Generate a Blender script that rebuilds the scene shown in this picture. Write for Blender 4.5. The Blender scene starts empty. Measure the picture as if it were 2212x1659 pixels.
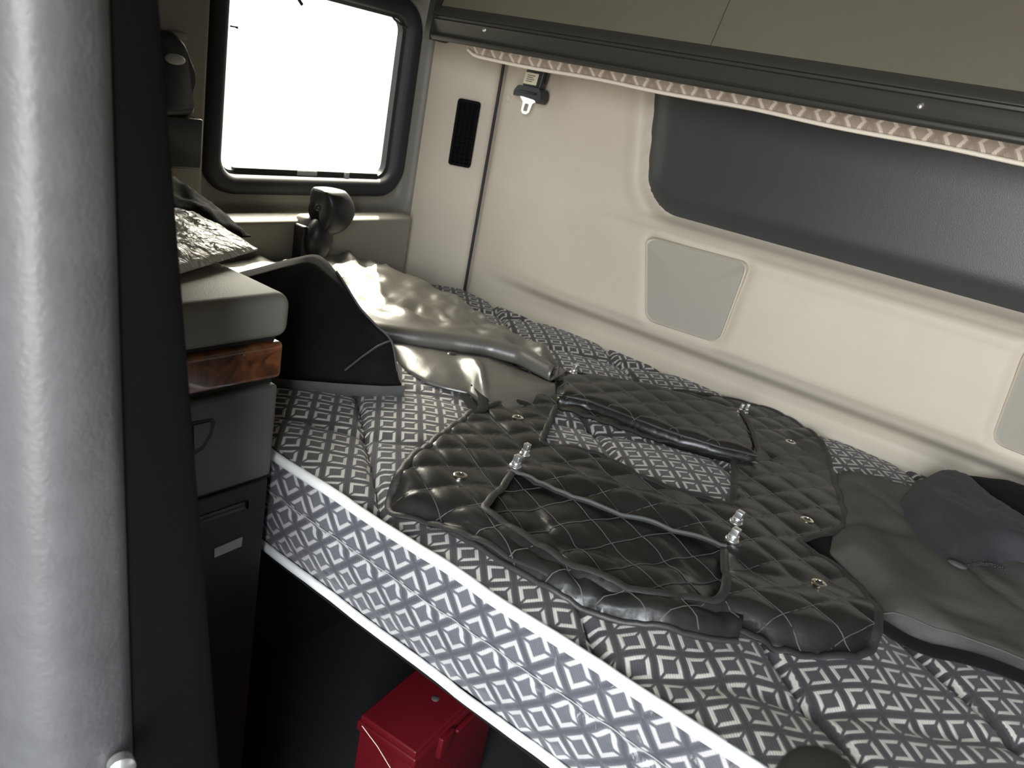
import bpy, bmesh, math, random
from mathutils import Vector, Matrix, noise
from mathutils.geometry import delaunay_2d_cdt
random.seed(7)
scene = bpy.context.scene
col = scene.collection
H = 1.10                      # camera height; all z below are written relative to it

# ------------------------------------------------------------------ camera, sky, sun, exposure
FPX, CX, CY = 1700.0, 1106.0, 829.5
AX = Vector((0.7777, 0.3572, -0.5173)).normalized()      # world X in camera axes (x right, y down, z forward)
AZ = Vector((0.1880, -0.9170, -0.3507))
AZ = (AZ - AX * AX.dot(AZ)).normalized()
AY = AZ.cross(AX)
cam_data = bpy.data.cameras.new('camera')
cam = bpy.data.objects.new('camera', cam_data)
col.objects.link(cam)
scene.camera = cam
cam_data.sensor_width = 36.0
cam_data.lens = FPX / 2212.0 * 36.0
cam_data.clip_start = 0.02
cam_data.clip_end = 200
cam_data.dof.use_dof = True
cam_data.dof.focus_distance = 1.05
cam_data.dof.aperture_fstop = 9.0
R3 = Matrix(((AX.x, -AX.y, -AX.z), (AY.x, -AY.y, -AY.z), (AZ.x, -AZ.y, -AZ.z)))
cam.matrix_world = Matrix.Translation((0, 0, H)) @ R3.to_4x4()

def ray(px, py):
    c = Vector((px - CX, py - CY, FPX))
    return Vector((AX.dot(c), AY.dot(c), AZ.dot(c)))
def at(px, py, axis, val):
    """point of a real plane (axis = val) seen at a pixel of the 2212x1659 photograph; z is relative to H"""
    r = ray(px, py)
    i = 'xyz'.index(axis)
    return r * (val / r[i])

scene.view_settings.view_transform = 'Standard'
scene.view_settings.look = 'None'
scene.view_settings.exposure = 1.68
scene.view_settings.gamma = 1.0
scene.view_settings.use_curve_mapping = False
scene.cycles.use_denoising = True
scene.cycles.max_bounces = 10
scene.cycles.diffuse_bounces = 6
scene.cycles.sample_clamp_indirect = 8.0

world = bpy.data.worlds.new('sky')
scene.world = world
world.use_nodes = True
nt = world.node_tree
bg = nt.nodes['Background']
geo = nt.nodes.new('ShaderNodeTexCoord')
sep = nt.nodes.new('ShaderNodeSeparateXYZ')
nt.links.new(geo.outputs['Generated'], sep.inputs[0])
mr = nt.nodes.new('ShaderNodeMapRange')
mr.inputs['From Min'].default_value = -0.08
mr.inputs['From Max'].default_value = 0.05
nt.links.new(sep.outputs['Z'], mr.inputs[0])
mx = nt.nodes.new('ShaderNodeMix'); mx.data_type = 'RGBA'
mx.inputs[6].default_value = (0.50, 0.48, 0.44, 1)
mx.inputs[7].default_value = (0.89, 0.94, 1.0, 1)
nt.links.new(mr.outputs[0], mx.inputs[0])
bg.inputs[1].default_value = 9.0
# the bright hazy part of the sky around the sun
SUNDIR = Vector((0.78, -0.64, -1.20)).normalized()
dp = nt.nodes.new('ShaderNodeVectorMath'); dp.operation = 'DOT_PRODUCT'
nt.links.new(geo.outputs['Generated'], dp.inputs[0]); dp.inputs[1].default_value = tuple(-SUNDIR)
mxm = nt.nodes.new('ShaderNodeMath'); mxm.operation = 'MAXIMUM'; mxm.inputs[1].default_value = 0.0
nt.links.new(dp.outputs['Value'], mxm.inputs[0])
pw = nt.nodes.new('ShaderNodeMath'); pw.operation = 'POWER'; pw.inputs[1].default_value = 9.0
nt.links.new(mxm.outputs[0], pw.inputs[0])
glow = nt.nodes.new('ShaderNodeVectorMath'); glow.operation = 'SCALE'
glow.inputs[0].default_value = (25.0, 23.2, 20.0)
nt.links.new(pw.outputs[0], glow.inputs['Scale'])
addn = nt.nodes.new('ShaderNodeVectorMath'); addn.operation = 'ADD'
nt.links.new(mx.outputs[2], addn.inputs[0]); nt.links.new(glow.outputs[0], addn.inputs[1])
nt.links.new(addn.outputs[0], bg.inputs[0])

sun_d = bpy.data.lights.new('sun', 'SUN')
sun_d.energy = 110.0
sun_d.angle = math.radians(0.6)
sun_d.color = (1.0, 0.93, 0.80)
sun = bpy.data.objects.new('sun', sun_d)
col.objects.link(sun)
sun.location = (-3, 1.2, 5)
sun.rotation_euler = SUNDIR.to_track_quat('-Z', 'Y').to_euler()

def portal(name, loc, normal, sx, sy):
    """sampling portal standing in an opening of the shell (guides the sky light, emits nothing itself)"""
    d = bpy.data.lights.new(name, 'AREA')
    d.shape = 'RECTANGLE'; d.size = sx; d.size_y = sy
    d.cycles.is_portal = True
    o = bpy.data.objects.new(name, d)
    col.objects.link(o)
    o.location = (loc[0], loc[1], loc[2] + H)
    o.rotation_euler = Vector(normal).to_track_quat('-Z', 'Y').to_euler()
portal('portal_side_window', (-1.23, .992, -.077), (1, 0, 0), .42, .42)
portal('portal_added_opening', (.21, -.53, -.14), (0, 1, 0), .54, 1.22)  # made-up opening behind the camera, added to let in most interior light

# ------------------------------------------------------------------ materials
def new_mat(name):
    m = bpy.data.materials.new(name); m.use_nodes = True
    return m, m.node_tree, m.node_tree.nodes['Principled BSDF']
def plain(name, color, rough=.5, metal=0, noise_scale=0, bump=0, spec=.5, coat=0, coat_r=.1, var=0, var_scale=6, sheen=0, trans=0, ior=1.45, bump_dist=.001):
    m, t, b = new_mat(name)
    b.inputs['Base Color'].default_value = (*color, 1)
    b.inputs['Roughness'].default_value = rough
    b.inputs['Metallic'].default_value = metal
    b.inputs['Specular IOR Level'].default_value = spec
    b.inputs['Coat Weight'].default_value = coat
    b.inputs['Coat Roughness'].default_value = coat_r
    b.inputs['Sheen Weight'].default_value = sheen
    b.inputs['Transmission Weight'].default_value = trans
    b.inputs['IOR'].default_value = ior
    tc = t.nodes.new('ShaderNodeTexCoord')
    if noise_scale and bump:
        n = t.nodes.new('ShaderNodeTexNoise'); n.inputs['Scale'].default_value = noise_scale
        n.inputs['Detail'].default_value = 3
        t.links.new(tc.outputs['Object'], n.inputs['Vector'])
        bp = t.nodes.new('ShaderNodeBump'); bp.inputs['Strength'].default_value = bump
        bp.inputs['Distance'].default_value = bump_dist
        t.links.new(n.outputs['Fac'], bp.inputs['Height'])
        t.links.new(bp.outputs[0], b.inputs['Normal'])
    if var:
        n2 = t.nodes.new('ShaderNodeTexNoise'); n2.inputs['Scale'].default_value = var_scale
        n2.inputs['Detail'].default_value = 5; n2.inputs['Roughness'].default_value = .65
        t.links.new(tc.outputs['Object'], n2.inputs['Vector'])
        r = t.nodes.new('ShaderNodeMapRange'); r.inputs['From Min'].default_value = .3; r.inputs['From Max'].default_value = .7
        r.inputs['To Min'].default_value = 1 - var; r.inputs['To Max'].default_value = 1 + var
        t.links.new(n2.outputs['Fac'], r.inputs[0])
        h = t.nodes.new('ShaderNodeMix'); h.data_type = 'RGBA'; h.blend_type = 'MULTIPLY'
        h.inputs[0].default_value = 1; h.inputs[6].default_value = (*color, 1)
        t.links.new(r.outputs[0], h.inputs[7])
        t.links.new(h.outputs[2], b.inputs['Base Color'])
    return m

def ring_fabric(name, base, inner, light, pitch, rough=.85, coat=0, sheen=.2, wrinkle=0):
    """woven fabric with rows of open square rings (two brackets each); UVs are in metres"""
    m, t, b = new_mat(name)
    L = t.links.new
    def math_(op, a, bb=None, c=None):
        n = t.nodes.new('ShaderNodeMath'); n.operation = op
        for i, v in enumerate((a, bb, c)):
            if v is None: continue
            if isinstance(v, (int, float)): n.inputs[i].default_value = v
            else: L(v, n.inputs[i])
        return n.outputs[0]
    uv = t.nodes.new('ShaderNodeUVMap')
    nz = t.nodes.new('ShaderNodeTexNoise'); nz.inputs['Scale'].default_value = 14; nz.inputs['Detail'].default_value = 2
    L(uv.outputs[0], nz.inputs['Vector'])
    vm = t.nodes.new('ShaderNodeVectorMath'); vm.operation = 'SCALE'; vm.inputs['Scale'].default_value = .0025
    L(nz.outputs['Color'], vm.inputs[0])
    va = t.nodes.new('ShaderNodeVectorMath'); va.operation = 'ADD'
    L(uv.outputs[0], va.inputs[0]); L(vm.outputs[0], va.inputs[1])
    s = t.nodes.new('ShaderNodeSeparateXYZ'); L(va.outputs[0], s.inputs[0])
    k = .70710678 / pitch
    u = math_('MULTIPLY', math_('ADD', s.outputs[0], s.outputs[1]), k)
    v = math_('MULTIPLY', math_('SUBTRACT', s.outputs[0], s.outputs[1]), k)
    fu = math_('SUBTRACT', math_('FRACT', u), .5)
    fv = math_('SUBTRACT', math_('FRACT', v), .5)
    d = math_('MAXIMUM', math_('ABSOLUTE', fu), math_('ABSOLUTE', fv))
    def band(x, lo, hi, soft):
        a = t.nodes.new('ShaderNodeMapRange'); L(x, a.inputs[0]); a.inputs[1].default_value = lo - soft; a.inputs[2].default_value = lo + soft
        c = t.nodes.new('ShaderNodeMapRange'); L(x, c.inputs[0]); c.inputs[1].default_value = hi + soft; c.inputs[2].default_value = hi - soft
        return math_('MULTIPLY', a.outputs[0], c.outputs[0])
    ring = band(d, .235, .365, .018)
    gapd = math_('ABSOLUTE', math_('ADD', fu, fv))
    g = t.nodes.new('ShaderNodeMapRange'); L(gapd, g.inputs[0]); g.inputs[1].default_value = .045; g.inputs[2].default_value = .085
    ring = math_('MULTIPLY', ring, g.outputs[0])
    ins = t.nodes.new('ShaderNodeMapRange'); L(d, ins.inputs[0]); ins.inputs[1].default_value = .46; ins.inputs[2].default_value = .40
    fine = t.nodes.new('ShaderNodeTexNoise'); fine.inputs['Scale'].default_value = 900; fine.inputs['Detail'].default_value = 2
    L(uv.outputs[0], fine.inputs['Vector'])
    wv = t.nodes.new('ShaderNodeTexWave'); wv.inputs['Scale'].default_value = 190; wv.bands_direction = 'DIAGONAL'
    L(uv.outputs[0], wv.inputs['Vector'])
    m1 = t.nodes.new('ShaderNodeMix'); m1.data_type = 'RGBA'; m1.inputs[6].default_value = (*base, 1); m1.inputs[7].default_value = (*inner, 1)
    L(ins.outputs[0], m1.inputs[0])
    m2 = t.nodes.new('ShaderNodeMix'); m2.data_type = 'RGBA'; m2.inputs[7].default_value = (*light, 1)
    L(m1.outputs[2], m2.inputs[6]); L(ring, m2.inputs[0])
    fr = t.nodes.new('ShaderNodeMapRange'); L(fine.outputs['Fac'], fr.inputs[0]); fr.inputs[3].default_value = .72; fr.inputs[4].default_value = 1.28
    m3 = t.nodes.new('ShaderNodeMix'); m3.data_type = 'RGBA'; m3.blend_type = 'MULTIPLY'; m3.inputs[0].default_value = 1
    L(m2.outputs[2], m3.inputs[6]); L(fr.outputs[0], m3.inputs[7])
    L(m3.outputs[2], b.inputs['Base Color'])
    b.inputs['Roughness'].default_value = rough
    b.inputs['Sheen Weight'].default_value = sheen
    b.inputs['Specular IOR Level'].default_value = .25
    b.inputs['Coat Weight'].default_value = coat
    b.inputs['Coat Roughness'].default_value = .22
    bp = t.nodes.new('ShaderNodeBump'); bp.inputs['Strength'].default_value = .5; bp.inputs['Distance'].default_value = .0012
    hh = math_('ADD', math_('MULTIPLY', wv.outputs['Fac'], .5), math_('MULTIPLY', ring, .8))
    L(hh, bp.inputs['Height'])
    L(bp.outputs[0], b.inputs['Normal'])
    if wrinkle:
        wn = t.nodes.new('ShaderNodeTexNoise'); wn.inputs['Scale'].default_value = 22; wn.inputs['Detail'].default_value = 4; wn.inputs['Distortion'].default_value = 1.5
        L(uv.outputs[0], wn.inputs['Vector'])
        b2 = t.nodes.new('ShaderNodeBump'); b2.inputs['Strength'].default_value = wrinkle; b2.inputs['Distance'].default_value = .01
        L(wn.outputs['Fac'], b2.inputs['Height']); L(b2.outputs[0], b.inputs['Coat Normal'])
    return m

def wood_mat():
    m, t, b = new_mat('burl_wood')
    tc = t.nodes.new('ShaderNodeTexCoord')
    n = t.nodes.new('ShaderNodeTexNoise'); n.inputs['Scale'].default_value = 28; n.inputs['Detail'].default_value = 8; n.inputs['Distortion'].default_value = 2.2
    t.links.new(tc.outputs['Object'], n.inputs['Vector'])
    r = t.nodes.new('ShaderNodeValToRGB')
    r.color_ramp.elements[0].position = .32; r.color_ramp.elements[0].color = (.030, .008, .003, 1)
    r.color_ramp.elements[1].position = .72; r.color_ramp.elements[1].color = (.30, .10, .030, 1)
    t.links.new(n.outputs['Fac'], r.inputs[0]); t.links.new(r.outputs[0], b.inputs['Base Color'])
    b.inputs['Roughness'].default_value = .3; b.inputs['Coat Weight'].default_value = .7
    return m
def grille_mat(name, color, dark, scale):
    m, t, b = new_mat(name)
    tc = t.nodes.new('ShaderNodeTexCoord')
    w = t.nodes.new('ShaderNodeTexVoronoi'); w.inputs['Scale'].default_value = scale; w.inputs['Randomness'].default_value = 0
    t.links.new(tc.outputs['Object'], w.inputs['Vector'])
    r = t.nodes.new('ShaderNodeMapRange'); r.inputs[1].default_value = .25; r.inputs[2].default_value = .45
    t.links.new(w.outputs['Distance'], r.inputs[0])
    mx_ = t.nodes.new('ShaderNodeMix'); mx_.data_type = 'RGBA'; mx_.inputs[6].default_value = (*dark, 1); mx_.inputs[7].default_value = (*color, 1)
    t.links.new(r.outputs[0], mx_.inputs[0]); t.links.new(mx_.outputs[2], b.inputs['Base Color'])
    b.inputs['Roughness'].default_value = .6
    return m
def plastic_film():
    m, t, b = new_mat('clear_plastic_film')
    b.inputs['Base Color'].default_value = (.92, .90, .84, 1)
    b.inputs['Roughness'].default_value = .12
    b.inputs['Transmission Weight'].default_value = .30
    b.inputs['IOR'].default_value = 1.35
    tc = t.nodes.new('ShaderNodeTexCoord')
    n = t.nodes.new('ShaderNodeTexNoise'); n.inputs['Scale'].default_value = 40; n.inputs['Detail'].default_value = 4; n.inputs['Distortion'].default_value = 2
    t.links.new(tc.outputs['Object'], n.inputs['Vector'])
    bp = t.nodes.new('ShaderNodeBump'); bp.inputs['Strength'].default_value = .9; bp.inputs['Distance'].default_value = .008
    t.links.new(n.outputs['Fac'], bp.inputs['Height']); t.links.new(bp.outputs[0], b.inputs['Normal'])
    return m
def glass_mat():
    m, t, b = new_mat('window_glass')
    t.nodes.remove(b)
    out = t.nodes['Material Output']
    tr = t.nodes.new('ShaderNodeBsdfTransparent'); tr.inputs[0].default_value = (.30, .30, .29, 1)
    gl = t.nodes.new('ShaderNodeBsdfGlossy'); gl.inputs['Roughness'].default_value = .02
    mxs = t.nodes.new('ShaderNodeMixShader'); mxs.inputs[0].default_value = .05
    t.links.new(tr.outputs[0], mxs.inputs[1]); t.links.new(gl.outputs[0], mxs.inputs[2]); t.links.new(mxs.outputs[0], out.inputs[0])
    return m

M = dict(
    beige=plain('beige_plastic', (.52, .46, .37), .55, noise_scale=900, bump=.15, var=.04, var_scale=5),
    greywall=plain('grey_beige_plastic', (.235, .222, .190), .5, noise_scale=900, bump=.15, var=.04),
    darkwall=plain('dark_grey_door_panel', (.05, .049, .046), .6),
    vinyl=plain('charcoal_vinyl', (.036, .037, .036), .42, spec=.7, noise_scale=700, bump=.25, var=.12, var_scale=4),
    olive=plain('olive_board', (.125, .112, .080), .75, noise_scale=500, bump=.3, var=.05, var_scale=5),
    rail=plain('dark_metal_rail', (.050, .046, .038), .34, .2, noise_scale=300, bump=.05),
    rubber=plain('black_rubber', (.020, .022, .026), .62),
    black=plain('black_plastic', (.016, .017, .018), .38, noise_scale=400, bump=.1),
    satin=plain('satin_black_plastic', (.03, .03, .03), .28),
    matte=plain('matte_black_plastic', (.005, .005, .005), .85, spec=.12),
    chrome=plain('chrome', (.70, .70, .69), .22, 1),
    steel=plain('bright_steel', (.90, .90, .87), .30, .9),
    brass=plain('nickel_eyelet', (.78, .74, .62), .22, 1),
    padm=plain('dark_olive_pad', (.030, .028, .021), .7),
    white=plain('white_piping', (.86, .86, .84), .45, noise_scale=500, bump=.2),
    cream=plain('cream_piping', (.80, .72, .60), .5),
    grey=plain('grey_cabinet_plastic', (.090, .090, .086), .55, noise_scale=700, bump=.2),
    lid=plain('lid_grey_plastic', (.22, .205, .18), .5, noise_scale=500, bump=.25, var=.08, var_scale=18),
    darkbase=plain('dark_base_plastic', (.009, .010, .0105), .6),
    wood=wood_mat(),
    seat=plain('grained_seat_plastic', (.105, .105, .108), .42, noise_scale=260, bump=.45, var=.12, var_scale=30),
    leather=plain('black_leatherette', (.018, .0175, .0155), .33, spec=.6, noise_scale=260, bump=.2, var=.35, var_scale=14),
    leather_grey=plain('grey_leatherette', (.105, .098, .085), .34, spec=1.0, noise_scale=260, bump=.2, var=.08, var_scale=9),
    binding=plain('binding_tape', (.030, .029, .027), .5, noise_scale=400, bump=.4),
    thread=plain('stitching_thread', (.085, .085, .080), .7),
    cloth=plain('black_cloth', (.0065, .0062, .006), .85, spec=.2, noise_scale=500, bump=.4, sheen=.02),
    cloth2=plain('charcoal_cloth', (.026, .027, .029), .8, noise_scale=350, bump=.5, sheen=.05, var=.25, var_scale=12),
    cloth3=plain('dark_grey_canvas', (.078, .076, .066), .75, noise_scale=450, bump=.4, sheen=.0, var=.22, var_scale=9),
    webbing=plain('grey_webbing', (.07, .068, .066), .7, noise_scale=300, bump=.6),
    label=plain('paper_label', (.62, .58, .42), .6),
    glabel=plain('grey_label', (.42, .42, .41), .5),
    ink=plain('printed_ink', (.12, .12, .11), .6),
    red=plain('red_plastic', (.10, .0045, .008), .38, noise_scale=200, bump=.1, var=.06),
    film=plastic_film(), glass=glass_mat(),
    grille=plain('speaker_grille', (.34, .315, .262), .7, noise_scale=1500, bump=.6),
    floor=plain('dark_floor_mat', (.016, .016, .017), .8, noise_scale=200, bump=.4),
    ceiling=plain('headliner', (.13, .122, .108), .85),
    fabric=ring_fabric('ring_fabric', (.046, .044, .046), (.066, .064, .066), (.56, .535, .485), .0285),
    fabric_front=ring_fabric('ring_fabric_front', (.070, .071, .080), (.105, .107, .120), (.46, .45, .44), .0318, coat=.6, wrinkle=.6),
    fabric_upper=ring_fabric('ring_fabric_upper', (.34, .275, .215), (.40, .33, .265), (.72, .63, .53), .030),
)

# ------------------------------------------------------------------ builders
def wpos(o):
    p = Vector((0, 0, 0))
    while o is not None:
        p += o.location; o = o.parent
    return p
def mesh(name, vs, fs, mat, parent=None, smooth=True, uvs=None, sharp=None, kind=None, label=None):
    """vs in camera-relative metres (z measured from camera height)"""
    vs = [Vector((v[0], v[1], v[2] + H)) for v in vs]
    mn = Vector([min(v[i] for v in vs) for i in range(3)]); mxv = Vector([max(v[i] for v in vs) for i in range(3)])
    org = Vector(((mn.x + mxv.x) / 2, (mn.y + mxv.y) / 2, mn.z))
    me = bpy.data.meshes.new(name)
    me.from_pydata([v - org for v in vs], [], fs)
    if uvs is not None:
        ul = me.uv_layers.new(name='UVMap')
        for l in me.loops: ul.data[l.index].uv = uvs[l.vertex_index]
    bm = bmesh.new(); bm.from_mesh(me)
    bmesh.ops.recalc_face_normals(bm, faces=bm.faces) if sharp != 'keep' else None
    bm.to_mesh(me); bm.free()
    for p in me.polygons: p.use_smooth = smooth
    if smooth and sharp != 'none':
        try: me.set_sharp_from_angle(angle=math.radians(50))
        except Exception: pass
    me.materials.append(mat)
    o = bpy.data.objects.new(name, me)
    col.objects.link(o)
    o.location = org - (wpos(parent) if parent else Vector((0, 0, 0)))
    if parent: o.parent = parent
    if kind: o['kind'] = kind
    if label: o['label'] = label
    return o
def thing(name, label, cat, loc, group=None):
    o = bpy.data.objects.new(name, None); col.objects.link(o)
    o.empty_display_size = .05
    o.location = (loc[0], loc[1], loc[2] + H)
    o['label'] = label; o['category'] = cat
    if group: o['group'] = group
    return o
def tag(o, label, cat, group=None):
    o['label'] = label; o['category'] = cat
    if group: o['group'] = group
    return o
def grid_faces(nu, nv, closed_u=False, closed_v=False):
    fs = []
    for i in range(nu if closed_u else nu - 1):
        for j in range(nv if closed_v else nv - 1):
            a = i * nv + j; b = ((i + 1) % nu) * nv + j
            c = ((i + 1) % nu) * nv + (j + 1) % nv; d = i * nv + (j + 1) % nv
            fs.append((a, b, c, d))
    return fs
def box(x0, x1, y0, y1, z0, z1, bev=.0, seg=3, fn=None):
    bm = bmesh.new()
    bmesh.ops.create_cube(bm, size=1)
    for v in bm.verts:
        v.co = Vector(((x0 + x1) / 2 + v.co.x * (x1 - x0), (y0 + y1) / 2 + v.co.y * (y1 - y0), (z0 + z1) / 2 + v.co.z * (z1 - z0)))
    if bev: bmesh.ops.bevel(bm, geom=bm.edges[:], offset=bev, segments=seg, affect='EDGES', profile=.5)
    vs = [v.co.copy() for v in bm.verts]; bm.verts.index_update()
    fs = [[v.index for v in f.verts] for f in bm.faces]
    bm.free()
    if fn: vs = [fn(v) for v in vs]
    return vs, fs
def join(*parts):
    V, F = [], []
    for vs, fs in parts:
        n = len(V); V += list(vs); F += [[i + n for i in f] for f in fs]
    return V, F
def tube(path, r, n=8, closed=False, flat=None, up=(0, 0, 1), cap=True):
    """round (or, with flat=(w,h), flattened) tube along a path"""
    P = [Vector(p) for p in path]; m = len(P); vs = []
    upv = Vector(up)
    for i, p in enumerate(P):
        a = P[(i - 1) % m] if (closed or i > 0) else P[i]; b = P[(i + 1) % m] if (closed or i < m - 1) else P[i]
        t = (b - a).normalized()
        s = t.cross(upv)
        if s.length < 1e-4: s = t.cross(Vector((1, 0, 0)))
        s.normalize(); u = s.cross(t).normalized()
        rr = r[i] if isinstance(r, (list, tuple)) else r
        for k in range(n):
            an = 2 * math.pi * k / n
            if flat: vs.append(p + s * math.cos(an) * flat[0] + u * math.sin(an) * flat[1])
            else: vs.append(p + (s * math.cos(an) + u * math.sin(an)) * rr)
    fs = grid_faces(m, n, closed, True)
    if cap and not closed:
        fs.append(list(range(n))[::-1]); fs.append([(m - 1) * n + k for k in range(n)])
    return vs, fs
def resample(pts, step, closed=True):
    P = [Vector(p) for p in pts]; out = []
    m = len(P)
    for i in range(m if closed else m - 1):
        a, b = P[i], P[(i + 1) % m]; k = max(1, int(round((b - a).length / step)))
        for j in range(k): out.append(a.lerp(b, j / k))
    if not closed: out.append(P[-1])
    return out
def round_poly(pts, r, seg=5):
    """round the corners of a closed 2-D polygon; r may be a list"""
    P = [Vector((p[0], p[1])) for p in pts]; out = []; n = len(P)
    for i in range(n):
        rr = r[i] if isinstance(r, (list, tuple)) else r
        a, b, c = P[i - 1], P[i], P[(i + 1) % n]
        d1 = (a - b); d2 = (c - b)
        q = min(rr, d1.length * .45, d2.length * .45)
        if q < 1e-4: out.append(b); continue
        p1 = b + d1.normalized() * q; p2 = b + d2.normalized() * q
        for k in range(seg + 1):
            t = k / seg
            out.append(p1 * (1 - t) ** 2 + b * 2 * t * (1 - t) + p2 * t ** 2)
    return out
def pip(x, y, poly):
    c = False; n = len(poly); j = n - 1
    for i in range(n):
        xi, yi = poly[i][0], poly[i][1]; xj, yj = poly[j][0], poly[j][1]
        if (yi > y) != (yj > y) and x < (xj - xi) * (y - yi) / (yj - yi) + xi: c = not c
        j = i
    return c
def sheet(outer, holes, step, zf, thick):
    """slab filling a polygon with holes; top follows zf(x, y)"""
    B = [resample(outer, step)] + [resample(h, step) for h in holes]
    pts, edges = [], []
    for L in B:
        n0 = len(pts)
        for i, p in enumerate(L): pts.append(Vector((p[0], p[1]))); edges.append((n0 + i, n0 + (i + 1) % len(L)))
    xs = [p[0] for p in outer]; ys = [p[1] for p in outer]
    x = min(xs)
    loops = [[(p[0], p[1]) for p in L] for L in B]
    bpts = list(pts)
    cell = {}
    for p in bpts: cell.setdefault((int(p.x / step), int(p.y / step)), []).append(p)
    row = 0
    while x < max(xs):
        y = min(ys) + (step / 2 if row % 2 else 0)
        while y < max(ys):
            if pip(x, y, loops[0]) and not any(pip(x, y, h) for h in loops[1:]):
                near = False
                cx_, cy_ = int(x / step), int(y / step)
                for a in (-1, 0, 1):
                    for b in (-1, 0, 1):
                        for q in cell.get((cx_ + a, cy_ + b), ()):
                            if (q.x - x) ** 2 + (q.y - y) ** 2 < (step * .5) ** 2: near = True
                if not near: pts.append(Vector((x, y)))
            y += step
        x += step; row += 1
    v2, e2, f2, *_ = delaunay_2d_cdt(pts, edges, [], 0, 1e-6)
    fs = []
    for f in f2:
        cx_ = sum(v2[i].x for i in f) / len(f); cy_ = sum(v2[i].y for i in f) / len(f)
        if pip(cx_, cy_, loops[0]) and not any(pip(cx_, cy_, h) for h in loops[1:]): fs.append(tuple(f))
    n = len(v2)
    V = [Vector((v.x, v.y, zf(v.x, v.y))) for v in v2] + [Vector((v.x, v.y, zf(v.x, v.y) - thick)) for v in v2]
    cnt = {}
    for f in fs:
        for i in range(len(f)):
            e = (f[i], f[(i + 1) % len(f)]); k = tuple(sorted(e)); cnt.setdefault(k, []).append(e)
    F = list(fs) + [tuple(i + n for i in reversed(f)) for f in fs]
    for k, es in cnt.items():
        if len(es) == 1:
            a, b = es[0]; F.append((b, a, a + n, b + n))
    return V, F
def sstep(a, b, x):
    t = max(0., min(1., (x - a) / (b - a))); return t * t * (3 - 2 * t)
def rrect(cy, cz, hy, hz, r, n=8):
    out = []
    for q, (sy, sz) in enumerate(((1, 1), (-1, 1), (-1, -1), (1, -1))):
        for k in range(n + 1):
            a = math.pi / 2 * (q + k / n)
            out.append((cy + sy * (hy - r) + r * math.cos(a), cz + sz * (hz - r) + r * math.sin(a)))
    return out
def sd_rr(y, z, cy, cz, hy, hz, r):
    qy = abs(y - cy) - hy + r; qz = abs(z - cz) - hz + r
    return math.hypot(max(qy, 0), max(qz, 0)) + min(max(qy, qz), 0) - r
def ellipsoid(c, rad, nu=20, nv=14, fn=None):
    V = []; F = []
    for i in range(nv + 1):
        th = math.pi * i / nv
        for j in range(nu):
            ph = 2 * math.pi * j / nu
            p = Vector((math.sin(th) * math.cos(ph), math.sin(th) * math.sin(ph), math.cos(th)))
            if fn: p = fn(p)
            V.append(Vector((c[0] + p.x * rad[0], c[1] + p.y * rad[1], c[2] + p.z * rad[2])))
    F = grid_faces(nv + 1, nu, False, True)
    return V, F
def lathe(prof, c, axis=(0, 0, 1), n=16):
    """prof = [(r, h)...] turned about axis through c"""
    ax = Vector(axis).normalized(); s = ax.cross(Vector((.3, .9, .1))).normalized(); u = ax.cross(s)
    V = []
    for r, h in prof:
        for k in range(n):
            a = 2 * math.pi * k / n
            V.append(Vector(c) + ax * h + (s * math.cos(a) + u * math.sin(a)) * r)
    F = grid_faces(len(prof), n, False, True)
    F.append(list(range(n))); F.append([(len(prof) - 1) * n + k for k in range(n)])
    return V, F
def loft(rings, closed=True, cap=True):
    n = len(rings[0]); V = [Vector(p) for r in rings for p in r]
    F = grid_faces(len(rings), n, False, closed)
    if cap: F.append(list(range(n))); F.append([(len(rings) - 1) * n + k for k in range(n)])
    return V, F
def subsurf(o, lv=2):
    m = o.modifiers.new('smooth', 'SUBSURF'); m.levels = lv; m.render_levels = lv
    return o
def fbm(p, s, seed=0):
    return noise.fractal(Vector((p[0] * s + seed * 7.3, p[1] * s - seed * 3.1, (p[2] if len(p) > 2 else 0) * s + seed)), 1.0, 2.0, 3)

# ------------------------------------------------------------------ the shell of the cab
FZ, CZ = -1.10, .78
XL, XR, YB, YF = -1.165, 1.17, 1.34, -.51
mesh('floor', *box(-1.25, 1.25, YF - .05, 1.45, FZ - .04, FZ), M['floor'], kind='structure', smooth=False)
mesh('ceiling', *box(-1.25, 1.25, YF - .05, 1.45, CZ, CZ + .04), M['ceiling'], kind='structure', smooth=False)

# side wall with the recessed small window
WC, WH, WR = (.992, -.077), (.198, .155), .030
REC = ((.753 + 1.233) / 2, (-.293 + .118) / 2, (1.233 - .753) / 2, (.118 + .293) / 2, .042)
def wall_left_x(y, z):
    d = sd_rr(y, z, *REC)
    rec = sstep(.006, -.012, d)
    x = XL - .030 * rec

    x += (.040 + .002) * sstep(-.2895, -.2945, z) * sstep(.742, .760, y) * sstep(1.236, 1.200, y)   # panel below the sill stands proud and forms a ledge
    return x
ny, nz = 190, 260
Y0, Y1, Z0, Z1 = .50, 1.244, -.66, .48
V = []; 
for i in range(ny):
    for j in range(nz):
        y = Y0 + (Y1 - Y0) * i / (ny - 1); z = Z0 + (Z1 - Z0) * j / (nz - 1)
        V.append(Vector((wall_left_x(y, z), y, z)))
F = []
for f in grid_faces(ny, nz):
    cy = sum(V[i].y for i in f) / 4; cz = sum(V[i].z for i in f) / 4
    if sd_rr(cy, cz, WC[0], WC[1], WH[0] + .016, WH[1] + .016, WR + .01) > 0: F.append(f)
def qd(V, F, pts):
    n = len(V); V += [Vector(p) for p in pts]; F.append(tuple(range(n, n + 4)))
def wall_strip(V, F, x, y0, y1, z0, z1): qd(V, F, [(x, y0, z0), (x, y1, z0), (x, y1, z1), (x, y0, z1)])
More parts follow.
